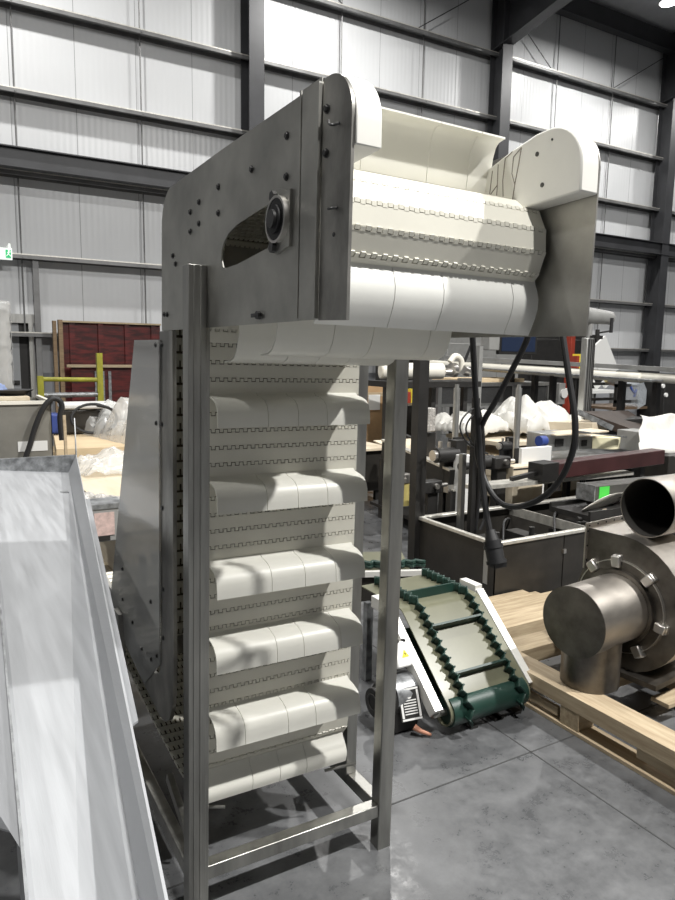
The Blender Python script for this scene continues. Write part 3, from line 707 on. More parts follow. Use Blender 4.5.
# things lying on the near stack
gb = SZ(104,541,.63)
t = thing('grey_crate', 'small grey box with a pinkish white paper label between chute and elevator', 'box', (gb.x,gb.y,.625))
b_ = MB().box((gb.x-.10,gb.y-.0,.625),(gb.x+.10,gb.y+.16,.82)); obj('body', b_, 'grey', t, bevel=.006)
obj('rim', MB().box((gb.x-.105,gb.y-.006,.80),(gb.x+.105,gb.y+.166,.825)).box((gb.x-.105,gb.y-.006,.625),(gb.x-.085,gb.y,.825)), 'galv_d', t)
obj('paper_label', MB().box((gb.x-.045,gb.y-.005,.66),(gb.x+.055,gb.y-.001,.78)), mat('pink_paper', (.62,.46,.42), .7, 0, .3, 30), t)
obj('latch', MB().box((gb.x-.03,gb.y-.012,.635),(gb.x+.03,gb.y-.001,.66)), 'black', t)
def blob(name, label, cat, c, r, m, seed=3, group=None):
    def fn(u, v):
        th = u*2*PI; ph = v*PI*.5
        d = V((math.cos(th)*math.cos(ph), math.sin(th)*math.cos(ph), math.sin(ph)))
        k_ = 1+.35*noise.noise(d*2.2+V((seed,)*3))+.1*noise.noise(d*7)
        return V((c[0]+d.x*r[0]*k_, c[1]+d.y*r[1]*k_, c[2]+d.z*r[2]*k_))
    return one(name, MB().grid(fn, 32, 14), m, label, cat, group)
blob('packing_bag', 'crinkled grey speckled bag lying behind the small grey box', 'bag', (gb.x+.05,gb.y+.40,.63), (.17,.13,.17), 'foil', 4)
lb = SZ(122,432,.74)
one('carton', MB().box((lb.x-.16,lb.y-.1,.725),(lb.x+.2,lb.y+.12,.86)), 'label', 'small white carton on the far plywood stack next to the guard panel', 'box')
rbx = SY(83,408,7.6)
t = thing('tool_crate', 'black and blue equipment case with a white lid and cable coil under the yellow post', 'case', (rbx.x, 7.9, .73))
obj('body', MB().box((rbx.x-.18,7.75,.73),(rbx.x+.35,8.1,.99)), 'blackm', t, bevel=.02); obj('blue_side', MB().box((rbx.x-.30,7.8,.73),(rbx.x-.19,8.05,.94)), 'blue', t, bevel=.02); obj('lid', MB().box((rbx.x-.18,7.73,.99),(rbx.x+.42,8.12,1.05)), 'label', t, bevel=.02)
obj('cable_coil', MB().tube([V((rbx.x+.1+.22*math.cos(a*.6), 7.7-.02*a, .90+.15*math.sin(a*.6))) for a in range(14)], .016, 8, 3), 'rubber', t)
t = thing('plank', 'thin pale batten leaning against the chute end', 'plank', SY(68,458,5.4))
obj('batten', MB().beam(V((SY(68,462,5.4).x,5.4,.0)), SY(64,415,5.5), .02, .03), 'woodY', t)

# ================================================================== BACK LEFT
tb = SY(51,403,6.0)
t = thing('steel_tank', 'open square stainless tank at the left edge behind the chute', 'tank', (tb.x-.55,6.4,0))
tx1 = tb.x; tz = tb.z
tk = MB().box((tx1-1.3,6.0,.35),(tx1,6.006,tz)).box((tx1-.006,6.0,.35),(tx1,6.8,tz)).box((tx1-1.3,6.8,.35),(tx1,6.806,tz)).box((tx1-1.3,6.0,.35),(tx1-1.294,6.8,tz)).box((tx1-1.3,6.0,.35),(tx1,6.8,.36))
obj('tank_body', tk, mat('tank_steel', (.30,.29,.26), .45, .5, .2, 3), t)
obj('rim', MB().box((tx1-1.32,5.98,tz-.006),(tx1+.01,6.02,tz+.02)).box((tx1-.02,5.98,tz-.006),(tx1+.01,6.82,tz+.02)), 'offw', t)
for (x, y) in ((tx1-.05,6.03),(tx1-.05,6.76),(tx1-1.26,6.03),(tx1-1.26,6.76)): obj('leg', MB().box((x-.025,y-.025,0),(x+.025,y+.025,.35)), 'galv_d', t)
obj('label_plate', MB().box((tx1-.26,5.992,.80),(tx1-.04,5.999,.88)), 'label', t)
one('hose', MB().tube([SY(a,b,5.93) for a,b in ((22,520),(23,490),(25,462),(30,445),(36,425),(44,407),(52,399),(59,400),(62,407),(60,418),(62,440))], .022, 10, 5), 'rubber', 'black hose arching out of the square tank by the left edge', 'hose')
s_ = SY(12,392,6.3)
t = thing('dark_dish', 'black shallow dish lying on the tank rim at the left edge', 'dish', s_-V((0,0,.03)))
obj('bowl', MB().cyl(s_-V((0,0,.03)), s_+V((0,0,.02)), .09, 28, .17).cyl(s_-V((0,0,.09)), s_-V((0,0,.03)), .05, 16), 'rubber', t)
s_ = SY(2,388,6.35)
blob('rag', 'blue and white rag beside the black dish at the left edge', 'cloth', (s_.x-.08,s_.y,s_.z-.12), (.14,.1,.16), mat('blue_rag', (.30,.38,.62), .8, 0, .6, 6), 8)
one('board', MB().box((tx1-1.2,6.05,tz+.02),(tx1-.15,6.5,tz+.05)), 'ply2', 'pale board lying across the square tank', 'board')
# shrink wrapped rack
r_ = SY(5,348,8.2)
t = thing('wrapped_rack', 'tall rack wrapped in white film at the left edge before the door', 'rack', (r_.x-.3, 8.4, 0))
rx = SY(9,348,8.2).x
for (x, y) in ((rx-.04,8.25),(rx-.7,8.25),(rx-.04,8.8),(rx-.7,8.8)): obj('upright', MB().box((x-.02,y-.02,0),(x+.02,y+.02,2.05)), 'alu', t)
for z in (.4,1.2,1.62,2.0): obj('shelf', MB().box((rx-.74,8.2,z),(rx,8.85,z+.03)), 'black', t)
def wr(u, v):
    x = rx+.02 - .55*u; z = 1.0+1.12*v
    return V((x+.02*noise.noise(V((u*9,v*14,1))), 8.19+.02*noise.noise(V((u*12,v*18,5))), z))
wf = MB().grid(wr, 10, 30)
def wr2(u, v): return V((rx+.03+.02*noise.noise(V((u*9,v*18,3))), 8.19+.66*u, 1.0+1.12*v+.03*noise.noise(V((u*4,9,v)))))
wf.grid(wr2, 10, 30); obj('film', wf, 'plastic', t, solid=.004)

# red boards leaning on the wall
x0, x1 = 2.02, 3.80
t = thing('red_board_stack', 'tall dark red plywood shuttering panels standing against the back wall', 'panel', ((x0+x1)/2,13.4,0))
obj('board', MB().box((x0,13.40,.05),(x1,13.42,2.12)), 'redwood', t)
obj('board', MB().box((x0+.10,13.20,.02),(x1,13.22,1.33)), 'redwood', t)
for x in (x0+.12,x0+.62,x0+1.1,x1-.18): obj('batten', MB().box((x,13.36,.05),(x+.09,13.40,2.14)), 'redwood', t)
for x in (x0+.5,x0+.62,x0+.74): obj('slat', MB().box((x,13.17,.02),(x+.05,13.20,1.25)), 'galv_d', t)
obj('edge_timber', MB().box((x0-.07,13.30,0),(x0,13.44,2.16)).box((x0-.16,13.34,0),(x0-.10,13.44,2.14)), 'wooddk', t)
obj('top_timber', MB().box((x0+.02,13.12,1.32),(x1,13.22,1.37)), 'woodX', t)
obj('cap_timber', MB().box((x0-.05,13.33,2.12),(x1,13.42,2.15)), 'woodX', t)
# yellow barrier
yv = 9.0
pa, pb = SY(99,353,yv), SY(40,376,yv)
t = thing('guard_rail', 'yellow painted pipe barrier with two rails in front of the red panels', 'barrier', ((pa.x+pb.x)/2, yv, 0))
obj('post', MB().box((pa.x-.034,yv-.034,0),(pa.x+.034,yv+.034,pa.z)), 'yellow', t); obj('post', MB().box((pb.x-.034,yv-.034,0),(pb.x+.034,yv+.034,pb.z)), 'yellow', t)
z1_, z2_ = SY(60,380,yv).z, SY(60,395,yv).z
obj('rail', MB().cyl((pb.x,yv,z1_+.01),(pa.x,yv,z1_),.028,12), 'yellow', t); obj('rail', MB().cyl((pb.x,yv,z2_),(pa.x,yv,z2_),.032,12), 'galv_d', t)
# exit sign
e0 = SY(-4,247,13.6); e1 = SY(12.5,260,13.6)
t = thing('exit_sign', 'green and white emergency exit sign with a running figure high on the wall', 'sign', ((e0.x+e1.x)/2, 13.95, e1.z))
obj('sign_box', MB().box((e0.x,13.6,e1.z),(e1.x,13.66,e0.z)).box((e1.x-.05,13.62,e0.z),(e1.x-.02,13.99,e0.z+.08)), 'exitw', t)
gx = e0.x+(e1.x-e0.x)*.58
obj('green_field', MB().box((gx,13.592,e1.z+.03),(e1.x-.02,13.6,e0.z-.03)), 'exitg', t)
mx_ = (gx+e1.x)/2; zc_ = (e0.z+e1.z)/2
obj('running_figure', MB().cyl((mx_,13.585,zc_+.06),(mx_,13.592,zc_+.06),.014,12).beam((mx_,13.588,zc_+.045),(mx_-.01,13.588,zc_),.006,.02).beam((mx_-.01,13.588,zc_),(mx_+.03,13.588,zc_-.04),.006,.012).beam((mx_-.01,13.588,zc_),(mx_-.04,13.588,zc_-.04),.006,.012).beam((mx_-.03,13.588,zc_+.02),(mx_+.03,13.588,zc_+.035),.006,.01), 'exitw', t)

# ================================================================== GREEN SIDEWALL BELT CONVEYOR
GC = thing('belt_conveyor', 'short inclined conveyor with green corrugated sidewalls and olive belt on the floor', 'conveyor', (2.05, 2.3, 0))
gx0, gx1 = 1.775, 2.262
def inc(s, h):   # s metres up the incline from the tail, h above the rail
    a = math.radians(41); return V((0, 2.13+s*math.cos(a)-h*math.sin(a), .08+s*math.sin(a)+h*math.cos(a)))
def gp(x, s, h): p = inc(s, h); return V((x, p.y, p.z))
SL = .50
# belt loop
bl = []
r_ = .052
for i in range(9): a = math.radians(-90-180*i/8); bl.append((r_*math.cos(a)+.03, r_*math.sin(a)))
bl += [(.15,r_),(.25,r_),(.35,r_),(SL-.02,r_)]
for i in range(1, 6): a = math.radians(90-41*i/5); bl.append((SL-.02+r_*math.cos(a)*1.0, r_*math.sin(a)))
bm_ = MB()
prof = []
for (s, h) in bl: p = inc(s, h); prof.append((p.y, p.z))
tp = prof[-1]
prof += [(tp[0]+.15, tp[1]+.004), (tp[0]+.33, tp[1]+.004)]
back = [(p[0]+.33-0, p[1]) for p in ()]
bm_.strip(prof, .006, gx0+.015, gx1-.015)
obj('belt', bm_, 'olive', GC)
ln = [inc(.03,-r_), inc(.45,-r_)]
obj('return_belt', MB().strip([(ln[0].y,ln[0].z),(ln[1].y,ln[1].z)], .006, gx0+.03, gx1-.03), 'green', GC)
# tail drum inside the loop
dq = inc(.03, 0); obj('tail_drum', MB().cyl((gx0+.03,dq.y,dq.z),(gx1-.03,dq.y,dq.z),.066,28), 'green', GC)
obj('tail_shaft', MB().cyl((gx0-.04,dq.y,dq.z),(gx1+.05,dq.y,dq.z),.014,12), 'tube', GC)
# corrugated sidewalls following the belt surface
def surf(L):   # point & normal at length L along prof
    acc = 0
    for a, b in zip(prof, prof[1:]):
        l = math.dist(a, b)
        if acc+l >= L or b == prof[-1]:
            f = min(1, (L-acc)/l); d = V((0, b[0]-a[0], b[1]-a[1])).normalized()
            return V((0, a[0]+(b[0]-a[0])*f, a[1]+(b[1]-a[1])*f)), V((0, -d.z, d.y)), d
        acc += l
tot = sum(math.dist(a, b) for a, b in zip(prof, prof[1:]))
for xw in (gx0+.095, gx1-.095):
    nst = 260
    def fn(u, v):
        L = .10+u*(tot-.12); p, n, d = surf(L); ph = L/.042*2*PI
        amp = .0145
        q = p + n*(.004+.048*v) + d*(.0075*math.sin(2*ph))
        return V((xw+amp*math.sin(ph), q.y, q.z))
    obj('sidewall', MB().grid(fn, nst, 3), 'green', GC, solid=.003)
for L in (.27, .50, .70):
    p, n, d = surf(L)
    obj('cleat', MB().prism([(0,0),(.006,0),(.012,.05),(.002,.05)], (gx0+.10,p.y,p.z), d, n, (gx1-gx0-.20,0,0)), 'green', GC)
for x in (gx0-.040, gx1+.012):
    rm = MB()
    a, b = gp(x, .03, .015), gp(x, SL+.03, .015)
    nrm_ = V((0,-math.sin(math.radians(41)),math.cos(math.radians(41)))); dr = V((0,math.cos(math.radians(41)),math.sin(math.radians(41))))
    rm.obox((a+b)/2+V((.014,0,0)), (1,0,0), dr, nrm_, .022, (b-a).length/2, .028)
    c_ = b + V((.014,0,.0)); rm.obox(c_+V((0,.05,.010)), (1,0,0), (0,1,0), (0,0,1), .022, .06, .028)
    obj('side_rail', rm, 'wrail', GC, bevel=.002)
for x in (gx0-.01, gx1-.01):
    obj('leg', MB().box((x,2.72,0),(x+.035,2.755,.40)), 'galv_d', GC)
for x, s in ((gx0+.15,0),(gx0+.30,0),(gx1-.2,0),(gx1-.08,0)): obj('foot', MB().box((x,2.12,.0),(x+.04,2.24,.012)), 'black', GC)
# motor and control box at the left flank
mc = SX(398,700,gx0-.13)
gmt = obj('gear_motor', MB().cyl((gx0-.20,mc.y+.03,mc.z-.0),(gx0-.04,mc.y+.03,mc.z-.0),.078,28).cyl((gx0-.24,mc.y+.03,mc.z+.0),(gx0-.20,mc.y+.03,mc.z),.062,24).pipe((gx0-.245,mc.y+.03,mc.z),(gx0-.24,mc.y+.03,mc.z),.040,.012,24).box((gx0-.17,mc.y-.04,.012),(gx0-.05,mc.y+.12,mc.z-.03)), 'black', GC, bevel=.004)
c1 = SX(417,695,gx0-.05); 
lc = V((gx0-.105, mc.y-.052, mc.z+.0)); lu = V((0,.35,1)).normalized(); ln_ = V((0,-1,.35)).normalized()
lp_ = MB().obox(lc, (1,-.15,0), lu, ln_, .052, .068, .003)
pn = obj('rating_plate', lp_, 'black', gmt)
lm = MB()
for i in range(6): lm.obox(lc+ln_*.0035+V((.0,0,0))+lu*(-.04+i*.011), (1,-.15,0), lu, ln_, .030, .0022, .0006)
lm.obox(lc+ln_*.0034+V((-.040,.006,0)), (1,-.15,0), lu, ln_, .005, .055, .0006).obox(lc+ln_*.0034+V((.040,-.006,0)), (1,-.15,0), lu, ln_, .005, .055, .0006)
lm.cyl(lc+ln_*.003+lu*.035, lc+ln_*.0045+lu*.035, .013, 16)
lm.obox(lc+ln_*.0034+lu*.062, (1,-.15,0), lu, ln_, .046, .004, .0006).obox(lc+ln_*.0034-lu*.062, (1,-.15,0), lu, ln_, .046, .004, .0006)
obj('plate_print', lm, 'label', pn)
bx = SX(400,655,gx0-.07)
cbx = obj('terminal_box', MB().obox(bx, (1,0,0), (0,.5,.86), (0,-.86,.5), .05, .055, .04), 'white', GC, bevel=.008)
tri = bx+V((0,-.86,.5))*.0405
e1_, e2_ = V((1,0,0)), V((0,.5,.86))
obj('warning_triangle', MB().prism([(-.018,-.014),(.018,-.014),(0,.018)], tri, e1_, e2_, V((0,-.0017,.001))), 'yellowb', cbx)
obj('warning_bolt', MB().prism([(-.002,-.010),(.005,.002),(0,.002),(.003,.011),(-.005,-.001),(0,-.001)], tri+V((0,-.0017,.001)), e1_, e2_, V((0,-.0009,.0005))), 'black', cbx)
obj('cable_gland', MB().cyl(bx+V((-.02,0,.045)), bx+V((-.02,0,.075)), .01, 12).cyl(bx+V((.015,0,.045)), bx+V((.015,0,.07)), .01, 12), 'rubber', GC)
obj('motor_cowl', MB().pipe((gx0-.16,mc.y+.035,mc.z+.012),(gx0-.05,mc.y+.035,mc.z+.012),.084,.004,28), 'galv_d', GC)
cp = SX(408,690,gx0-.12)
obj('cable_cap', MB().tube([(gx0-.10,mc.y-.08,.045),(gx0-.08,mc.y-.10,.03),(gx0-.04,mc.y-.12,.012)], lambda u: .014-.008*u, 10, 4), 'orange', GC)
# second flat conveyor behind it, towards the elevator
t = thing('belt_conveyor', 'low level conveyor with green sidewall and white rail, mostly hidden behind the elevator legs', 'conveyor', (1.9, 3.4, 0))
h1, h2 = V((1.62,3.28,.40)), V((2.30,2.93,.42))
obj('side_rail', MB().beam(h1, h2, .03, .03), 'wrail', t); obj('side_panel', MB().beam(h1-V((0,-.01,.09)), h2-V((0,-.01,.09)), .006, .14), 'blackm', t)
obj('sidewall', MB().tube([h1.lerp(h2, i/90)+V((0,.05+.014*math.sin(i*.9),.03)) for i in range(91)], .012, 6).tube([h1.lerp(h2, i/90)+V((0,.05+.014*math.sin(i*.9),.05)) for i in range(91)], .012, 6), 'green', t)
obj('belt', MB().beam(h1+V((0,.22,.01)), h2+V((0,.22,.01)), .34, .01), 'olive', t)
for p in (h1, h2): obj('leg', MB().box((p.x-.02,p.y,0),(p.x+.02,p.y+.04,p.z-.02)).box((p.x-.02,p.y+.36,0),(p.x+.02,p.y+.40,p.z)), 'galv_d', t)

# ================================================================== MACHINERY BEHIND THE FAN
BM = thing('machine_enclosure', 'large black steel machine box with bright rims behind the green conveyor', 'machine', (4.2, 3.6, 0))
zb = .45; X0, X1, Y0, Y1 = 2.99, 6.0, 3.14, 3.95
obj('front_panel', MB().box((X0,Y0,.06),(3.60,Y0+.006,zb-.02)).box((3.61,Y0,.06),(X1,Y0+.006,zb-.02)), 'blackm', BM)
obj('side_panel', MB().box((X0,Y0,.04),(X0+.006,Y1,zb-.02)), 'blackm', BM)
obj('back_panel', MB().box((X0,Y1,.06),(X1,Y1+.006,zb-.02)), 'blackm', BM)
obj('bottom_panel', MB().box((X0,Y0,.05),(X1,Y1,.06)), 'blackm', BM)
obj('rim', MB().box((X0-.012,Y0-.012,zb-.025),(X0+.022,Y1,zb)), 'alu_edge', BM, bevel=.004)
obj('rim', MB().box((X0-.012,Y0-.012,zb-.024),(X1,Y0+.022,zb+.001)), 'alu_edge', BM, bevel=.004)
obj('rim', MB().box((X0,Y1-.05,zb-.02),(X1,Y1,zb+.002)), 'alu_edge', BM, bevel=.004)
obj('divider', MB().box((3.88,Y0,zb-.08),(3.89,Y1,zb-.01)), 'alu_edge', BM)
obj('corner_strip', MB().box((X0-.006,Y0+.06,.16),(X0-.001,Y0+.10,.38)), 'alu', BM)
obj('latch', MB().box((3.595,Y0-.012,.30),(3.62,Y0,.33)), 'clamp', BM)
for x in (X0+.05, 4.3, 5.8): obj('foot', MB().cyl((x,Y0+.05,0),(x,Y0+.05,.05),.03,12), 'black', BM)
obj('chain_tray', MB().box((3.2,3.3,.20),(5.7,3.8,.22)), 'black', BM)
rnd = random.Random(3)
for i in range(7):
    x = 3.2+i*.33; obj('valve_block', MB().box((x,3.35+rnd.uniform(0,.2),.22),(x+.12,3.5+rnd.uniform(0,.2),.36)).cyl((x+.06,3.42,.36),(x+.06,3.42,.42),.02,10), 'black', BM)
for i in range(4):
    x = 3.3+i*.5; obj('air_hose', MB().tube([(x,3.4,.36),(x+.1,3.5,.46),(x+.25,3.6,.44),(x+.32,3.7,.34)], .008, 8, 5), 'rubber', BM)
# tall dark post on the left corner of the machine
pt = SY(422,360,3.98)
obj('corner_post', MB().box((pt.x-.055,Y1-.02,0),(pt.x+.03,Y1+.06,1.75)), 'black', BM)
m_ = SY(474,400,3.7)
obj('guide_column', MB().box((m_.x-.02,3.66,.06),(m_.x+.02,3.70,1.32)).box((m_.x+.03,3.66,.06),(m_.x+.045,3.70,1.0)), 'black', BM)
obj('guide_column', MB().box((SY(465,400,3.75).x-.018,3.73,.06),(SY(465,400,3.75).x+.018,3.77,.92)), 'alu', BM)
hs = MB()
for k, (o1, o2) in enumerate(((0,0),(6,2))):
    hs.tube([SY(a+o1,b+o2,3.62) for a,b in ((482,452),(474,448),(465,440),(460,428),(463,418),(471,410),(478,406))], .006, 8, 5)
hs.tube([SY(a,b,3.62) for a,b in ((478,405),(483,430),(484,470),(486,510),(480,530))], .011, 8, 5)
hs.tube([SY(a,b,3.60) for a,b in ((478,405),(477,440),(480,480),(476,530))], .011, 8, 5)
obj('air_hose', hs, 'rubber', BM)

# long flat aluminium rail resting over the machine box
p1, p2 = SY(495,481,4.15), SY(624,470,4.0)
t = thing('aluminium_rail', 'long pale flat rail lying across the black machine box', 'rail', (p1.x,4.1,p1.z))
obj('rail_bar', MB().beam(SY(468,487,4.0), SY(626,472,4.0), .16, .03), 'alu_edge', t)
for px in (475, 545, 610):
    q = SY(px,480,4.05); obj('support', MB().box((q.x-.02,4.0,.0),(q.x+.02,4.04,q.z)), 'black', t)

def fpost(name, label, cat, px, ytop, yw, w, m, ybot=None, group=None, cap=None):
    a = SY(px, ytop, yw); z0 = 0 if ybot is None else SY(px, ybot, yw).z
    t = thing(name, label, cat, (a.x, yw, z0))
    obj('shaft', MB().box((a.x-w/2,yw-w/2,z0),(a.x+w/2,yw+w/2,a.z)), m, t, bevel=.002)
    return t, a
# black frame conveyor to the left, between the elevator leg and the post
p1, p2 = SY(384,440,5.6), SY(452,470,4.45)
t = thing('frame_conveyor', 'black framed low conveyor with bright top edges, seen right of the elevator leg', 'conveyor', (p1.x, 5, 0))
obj('frame_beam', MB().beam(p1-V((0,0,.10)), p2-V((0,0,.10)), .05, .20), 'black', t)
obj('top_edge', MB().beam(p1, p2, .06, .02), 'alu_edge', t)
obj('lower_edge', MB().beam(p1-V((0,.04,.19)), p2-V((0,.04,.17)), .02, .012), 'alu_edge', t)
p3, p4 = p1+V((.5,.35,0)), p2+V((.5,.35,0))
obj('frame_beam', MB().beam(p3-V((0,0,.10)), p4-V((0,0,.10)), .05, .20), 'black', t)
obj('bed_sheet', MB().beam((p1+p3)/2-V((0,0,.03)), (p2+p4)/2-V((0,0,.03)), .5, .01), 'ply2', t)
for q in (p1, p2, p3, p4): obj('leg', MB().box((q.x-.03,q.y-.03,0),(q.x+.03,q.y+.03,q.z-.18)), 'black', t)
obj('base_tray', MB().beam((p1+p3)/2-V((0,0,p1.z-.12)), (p2+p4)/2-V((0,0,p2.z-.12)), .55, .03), 'black', t)
# actuator head
def actuator(name, label, px, py, yw, s=1.0, m='black'):
    c = SY(px, py, yw); t = thing(name, label, 'actuator', (c.x, c.y, 0))
    obj('stand', MB().box((c.x-.04*s,c.y-.02,0),(c.x+.04*s,c.y+.04,c.z)), m, t)
    obj('cylinder_body', MB().cyl((c.x-.14*s,c.y-.05,c.z+.02),(c.x+.05*s,c.y-.05,c.z+.02),.055*s,20), m, t)
    obj('end_cover', MB().cyl((c.x-.17*s,c.y-.05,c.z+.02),(c.x-.14*s,c.y-.05,c.z+.02),.040*s,20), 'clamp', t)
    obj('head_block', MB().box((c.x+.02*s,c.y-.09,c.z-.16*s),(c.x+.12*s,c.y+.02,c.z+.12*s)), m, t)
    obj('bracket', MB().box((c.x-.05*s,c.y-.10,c.z-.26*s),(c.x+.10*s,c.y-.04,c.z-.20*s)).box((c.x-.02,c.y-.1,c.z-.34*s),(c.x+.02,c.y-.05,c.z-.26*s)), 'clamp', t)
    obj('fitting', MB().cyl((c.x-.10*s,c.y-.05,c.z+.06*s),(c.x-.10*s,c.y-.05,c.z+.12*s),.016*s,10).cyl((c.x-.02*s,c.y-.05,c.z+.06*s),(c.x-.02*s,c.y-.05,c.z+.11*s),.012*s,10), 'clamp', t)
    return t
actuator('air_actuator', 'black pneumatic actuator with a chrome end cap beside the tall dark post', 447, 456, 4.55, 1.15)
actuator('air_actuator', 'black actuator on its bracket behind the hanging cables', 505, 447, 4.9, .8)
# rods with black brackets
for px, yt, yb, yw, lab in ((457,388,470,4.7,'slim bright metal column left of the hanging cables'),(519,388,480,4.5,'bright metal column with a black lower bracket right of the cables')):
    a, b = SY(px, yt, yw), SY(px, yb, yw)
    t = thing('guide_column', lab, 'column', (a.x, yw, 0))
    obj('rod', MB().cyl((a.x,yw,0),(a.x,yw,a.z),.028,16).cyl((a.x,yw,a.z),(a.x,yw,a.z+.03),.018,12), 'alu', t)
    obj('bracket', MB().box((a.x-.055,yw-.05,b.z-.02),(a.x+.05,yw-.032,b.z+.30)).box((a.x-.12,yw-.10,b.z+.02),(a.x+.07,yw-.03,b.z+.10)), 'black', t)
a = SY(480,345,6.3)
t = thing('control_post', 'thin grey post carrying a pale control box just under the elevator head', 'control box', (a.x,6.3,0))
obj('pole', MB().box((a.x-.03,6.27,0),(a.x+.03,6.33,a.z)), 'grey', t)
c = SY(492,342,6.3); obj('box', MB().box((c.x-.12,6.2,c.z-.09),(c.x+.06,6.36,c.z+.2)), 'grey', t, bevel=.01)
obj('monitor', MB().box((c.x+.07,6.22,c.z-.14),(c.x+.75,6.28,c.z+.25)), 'black', t, bevel=.01)
obj('screen', MB().box((c.x+.11,6.214,c.z-.10),(c.x+.71,6.22,c.z+.22)), 'screen', t)
obj('swivel_arm', MB().beam((c.x+.06,6.3,c.z-.02),(c.x+.12,6.29,c.z-.02),.03,.04), 'black', t)
obj('handle', MB().beam(SY(463,362,6.15), SY(470,345,6.15), .02, .03), 'rubber', t)
t.location.x *= 1.09; t.location.y *= 1.09

# white covered table behind
tc_ = SZ(495,452,.62)
t = thing('work_table', 'low steel table holding the white covered goods behind the cables', 'table', (6.2,6.0,0))
obj('table_top', MB().box((5.2,5.42,.66),(6.5,6.38,.70)), 'ply2', t)
for x in (5.22,6.43):
    for y in (5.45,6.3): obj('leg', MB().box((x,y,.56),(x+.05,y+.05,.66)), 'alu', t)
drape('plastic_sheet', 'crumpled white plastic sheet over goods behind the left bright column', 'plastic sheet', 5.3, 6.1, .8, .6, .84, .14, 'film', 11, .1, drop=.10)
drape('plastic_sheet', 'large peaked white plastic sheet hanging behind the two cables', 'plastic sheet', 6.15, 5.95, .95, .8, .86, .20, 'film', 21, .0, drop=.12)
p1, p2 = SY(525,413,6.2), SY(600,420,5.4)
t = thing('boxed_profile', 'long cream slab lying right of the white sheet', 'slab', ((p1+p2)/2))
obj('slab_body', MB().beam(SY(520,425,6.1), SY(600,428,5.2), .5, .14), 'ply2', t)
t = thing('blue_bin', 'small dark blue bin far behind the bright column', 'bin', SY(526,415,8.5))
q = SY(526,415,8.5); obj('bin_body', MB().box((q.x-.10,8.4,0),(q.x+.12,8.6,q.z+.12)), 'blue', t, bevel=.01); obj('lid', MB().box((q.x-.11,8.39,q.z+.12),(q.x+.13,8.61,q.z+.14)), 'blue', t)
# clutter row in front: stainless box assemblies
def sbox(name, label, cat, px0, py0, px1, py1, yw, depth, m, parts=(), group=None, floor_=False):
    a, b = SY(px0, py1, yw), SY(px1, py0, yw)
    z0 = 0 if floor_ else a.z
    t = thing(name, label, cat, ((a.x+b.x)/2, yw+depth/2, z0), group)
    obj('body', MB().box((a.x,yw,z0),(b.x,yw+depth,b.z)), m, t, bevel=.006)
    return t, a, b
BK = thing('machine_bench', 'dark low bench carrying the steel parts behind the black beams', 'bench', (5.6,4.7,0))
bz = .60
obj('bench_top', MB().box((4.45,4.35,bz-.04),(7.4,5.25,bz)), 'galv_d', BK)
for x in (4.5,5.9,7.3):
    for y in (4.4,5.15): obj('leg', MB().box((x,y,0),(x+.06,y+.06,bz-.04)), 'black', BK)
t, a, b = sbox('valve_box', 'small grey steel box with a square window and a blue knob behind the cable loop', 'box', 545, 432, 576, 452, 4.7, .25, 'alu')
q = SY(560,443,4.69); obj('window', MB().box((q.x-.06,4.69,q.z-.035),(q.x+.05,4.70,q.z+.04)), 'black', t)
q = SY(541,441,4.65); obj('knob', MB().cyl((q.x-.03,4.65,q.z),(q.x+.05,4.65,q.z),.05,18), 'blue', t)
t, a, b = sbox('valve_box', 'grey steel box left of the curved cream piece', 'box', 578, 436, 593, 450, 4.7, .25, 'alu')
q = SY(585,443,4.69); obj('window', MB().box((q.x-.04,4.69,q.z-.03),(q.x+.03,4.70,q.z+.03)), 'black', t)
t = thing('flat_plate', 'thin pale plate lying across the small grey boxes', 'plate', SY(575,432,4.7))
obj('sheet', MB().beam(SY(548,434,4.75), SY(600,430,4.65), .25, .012), 'ply2', t)
obj('slot_bar', MB().beam(SY(575,431,4.60), SY(625,437,4.55), .05, .015), 'galv_d', t)
# curved cream belt piece
c0 = SY(616,449,4.62)
t = thing('curved_guide', 'cream coloured curved plastic guide lying on the bench', 'guide', (c0.x, 4.75, c0.z))
cv = MB(); N_ = 24; pts_o = []; 
for i in range(N_+1):
    a_ = math.radians(200+140*i/N_); pts_o.append((c0.x+.0+.205*math.cos(a_)*0+ (-.20+.40*i/N_), 4.75-.14*math.sin(PI*i/N_)))
poly = pts_o + [(p[0], p[1]+.13) for p in reversed(pts_o)]
obj('guide_body', MB().prism(poly, (0,0,c0.z), (1,0,0), (0,1,0), (0,0,.115)), 'cream', t)
obj('guide_cap', MB().box((c0.x-.2,4.72,c0.z+.115),(c0.x+.05,4.86,c0.z+.13)), 'ply2', t)
t, a, b = sbox('gear_housing', 'square grey housing at the right end of the curved cream guide', 'housing', 640, 431, 658, 452, 4.62, .3, 'grey')
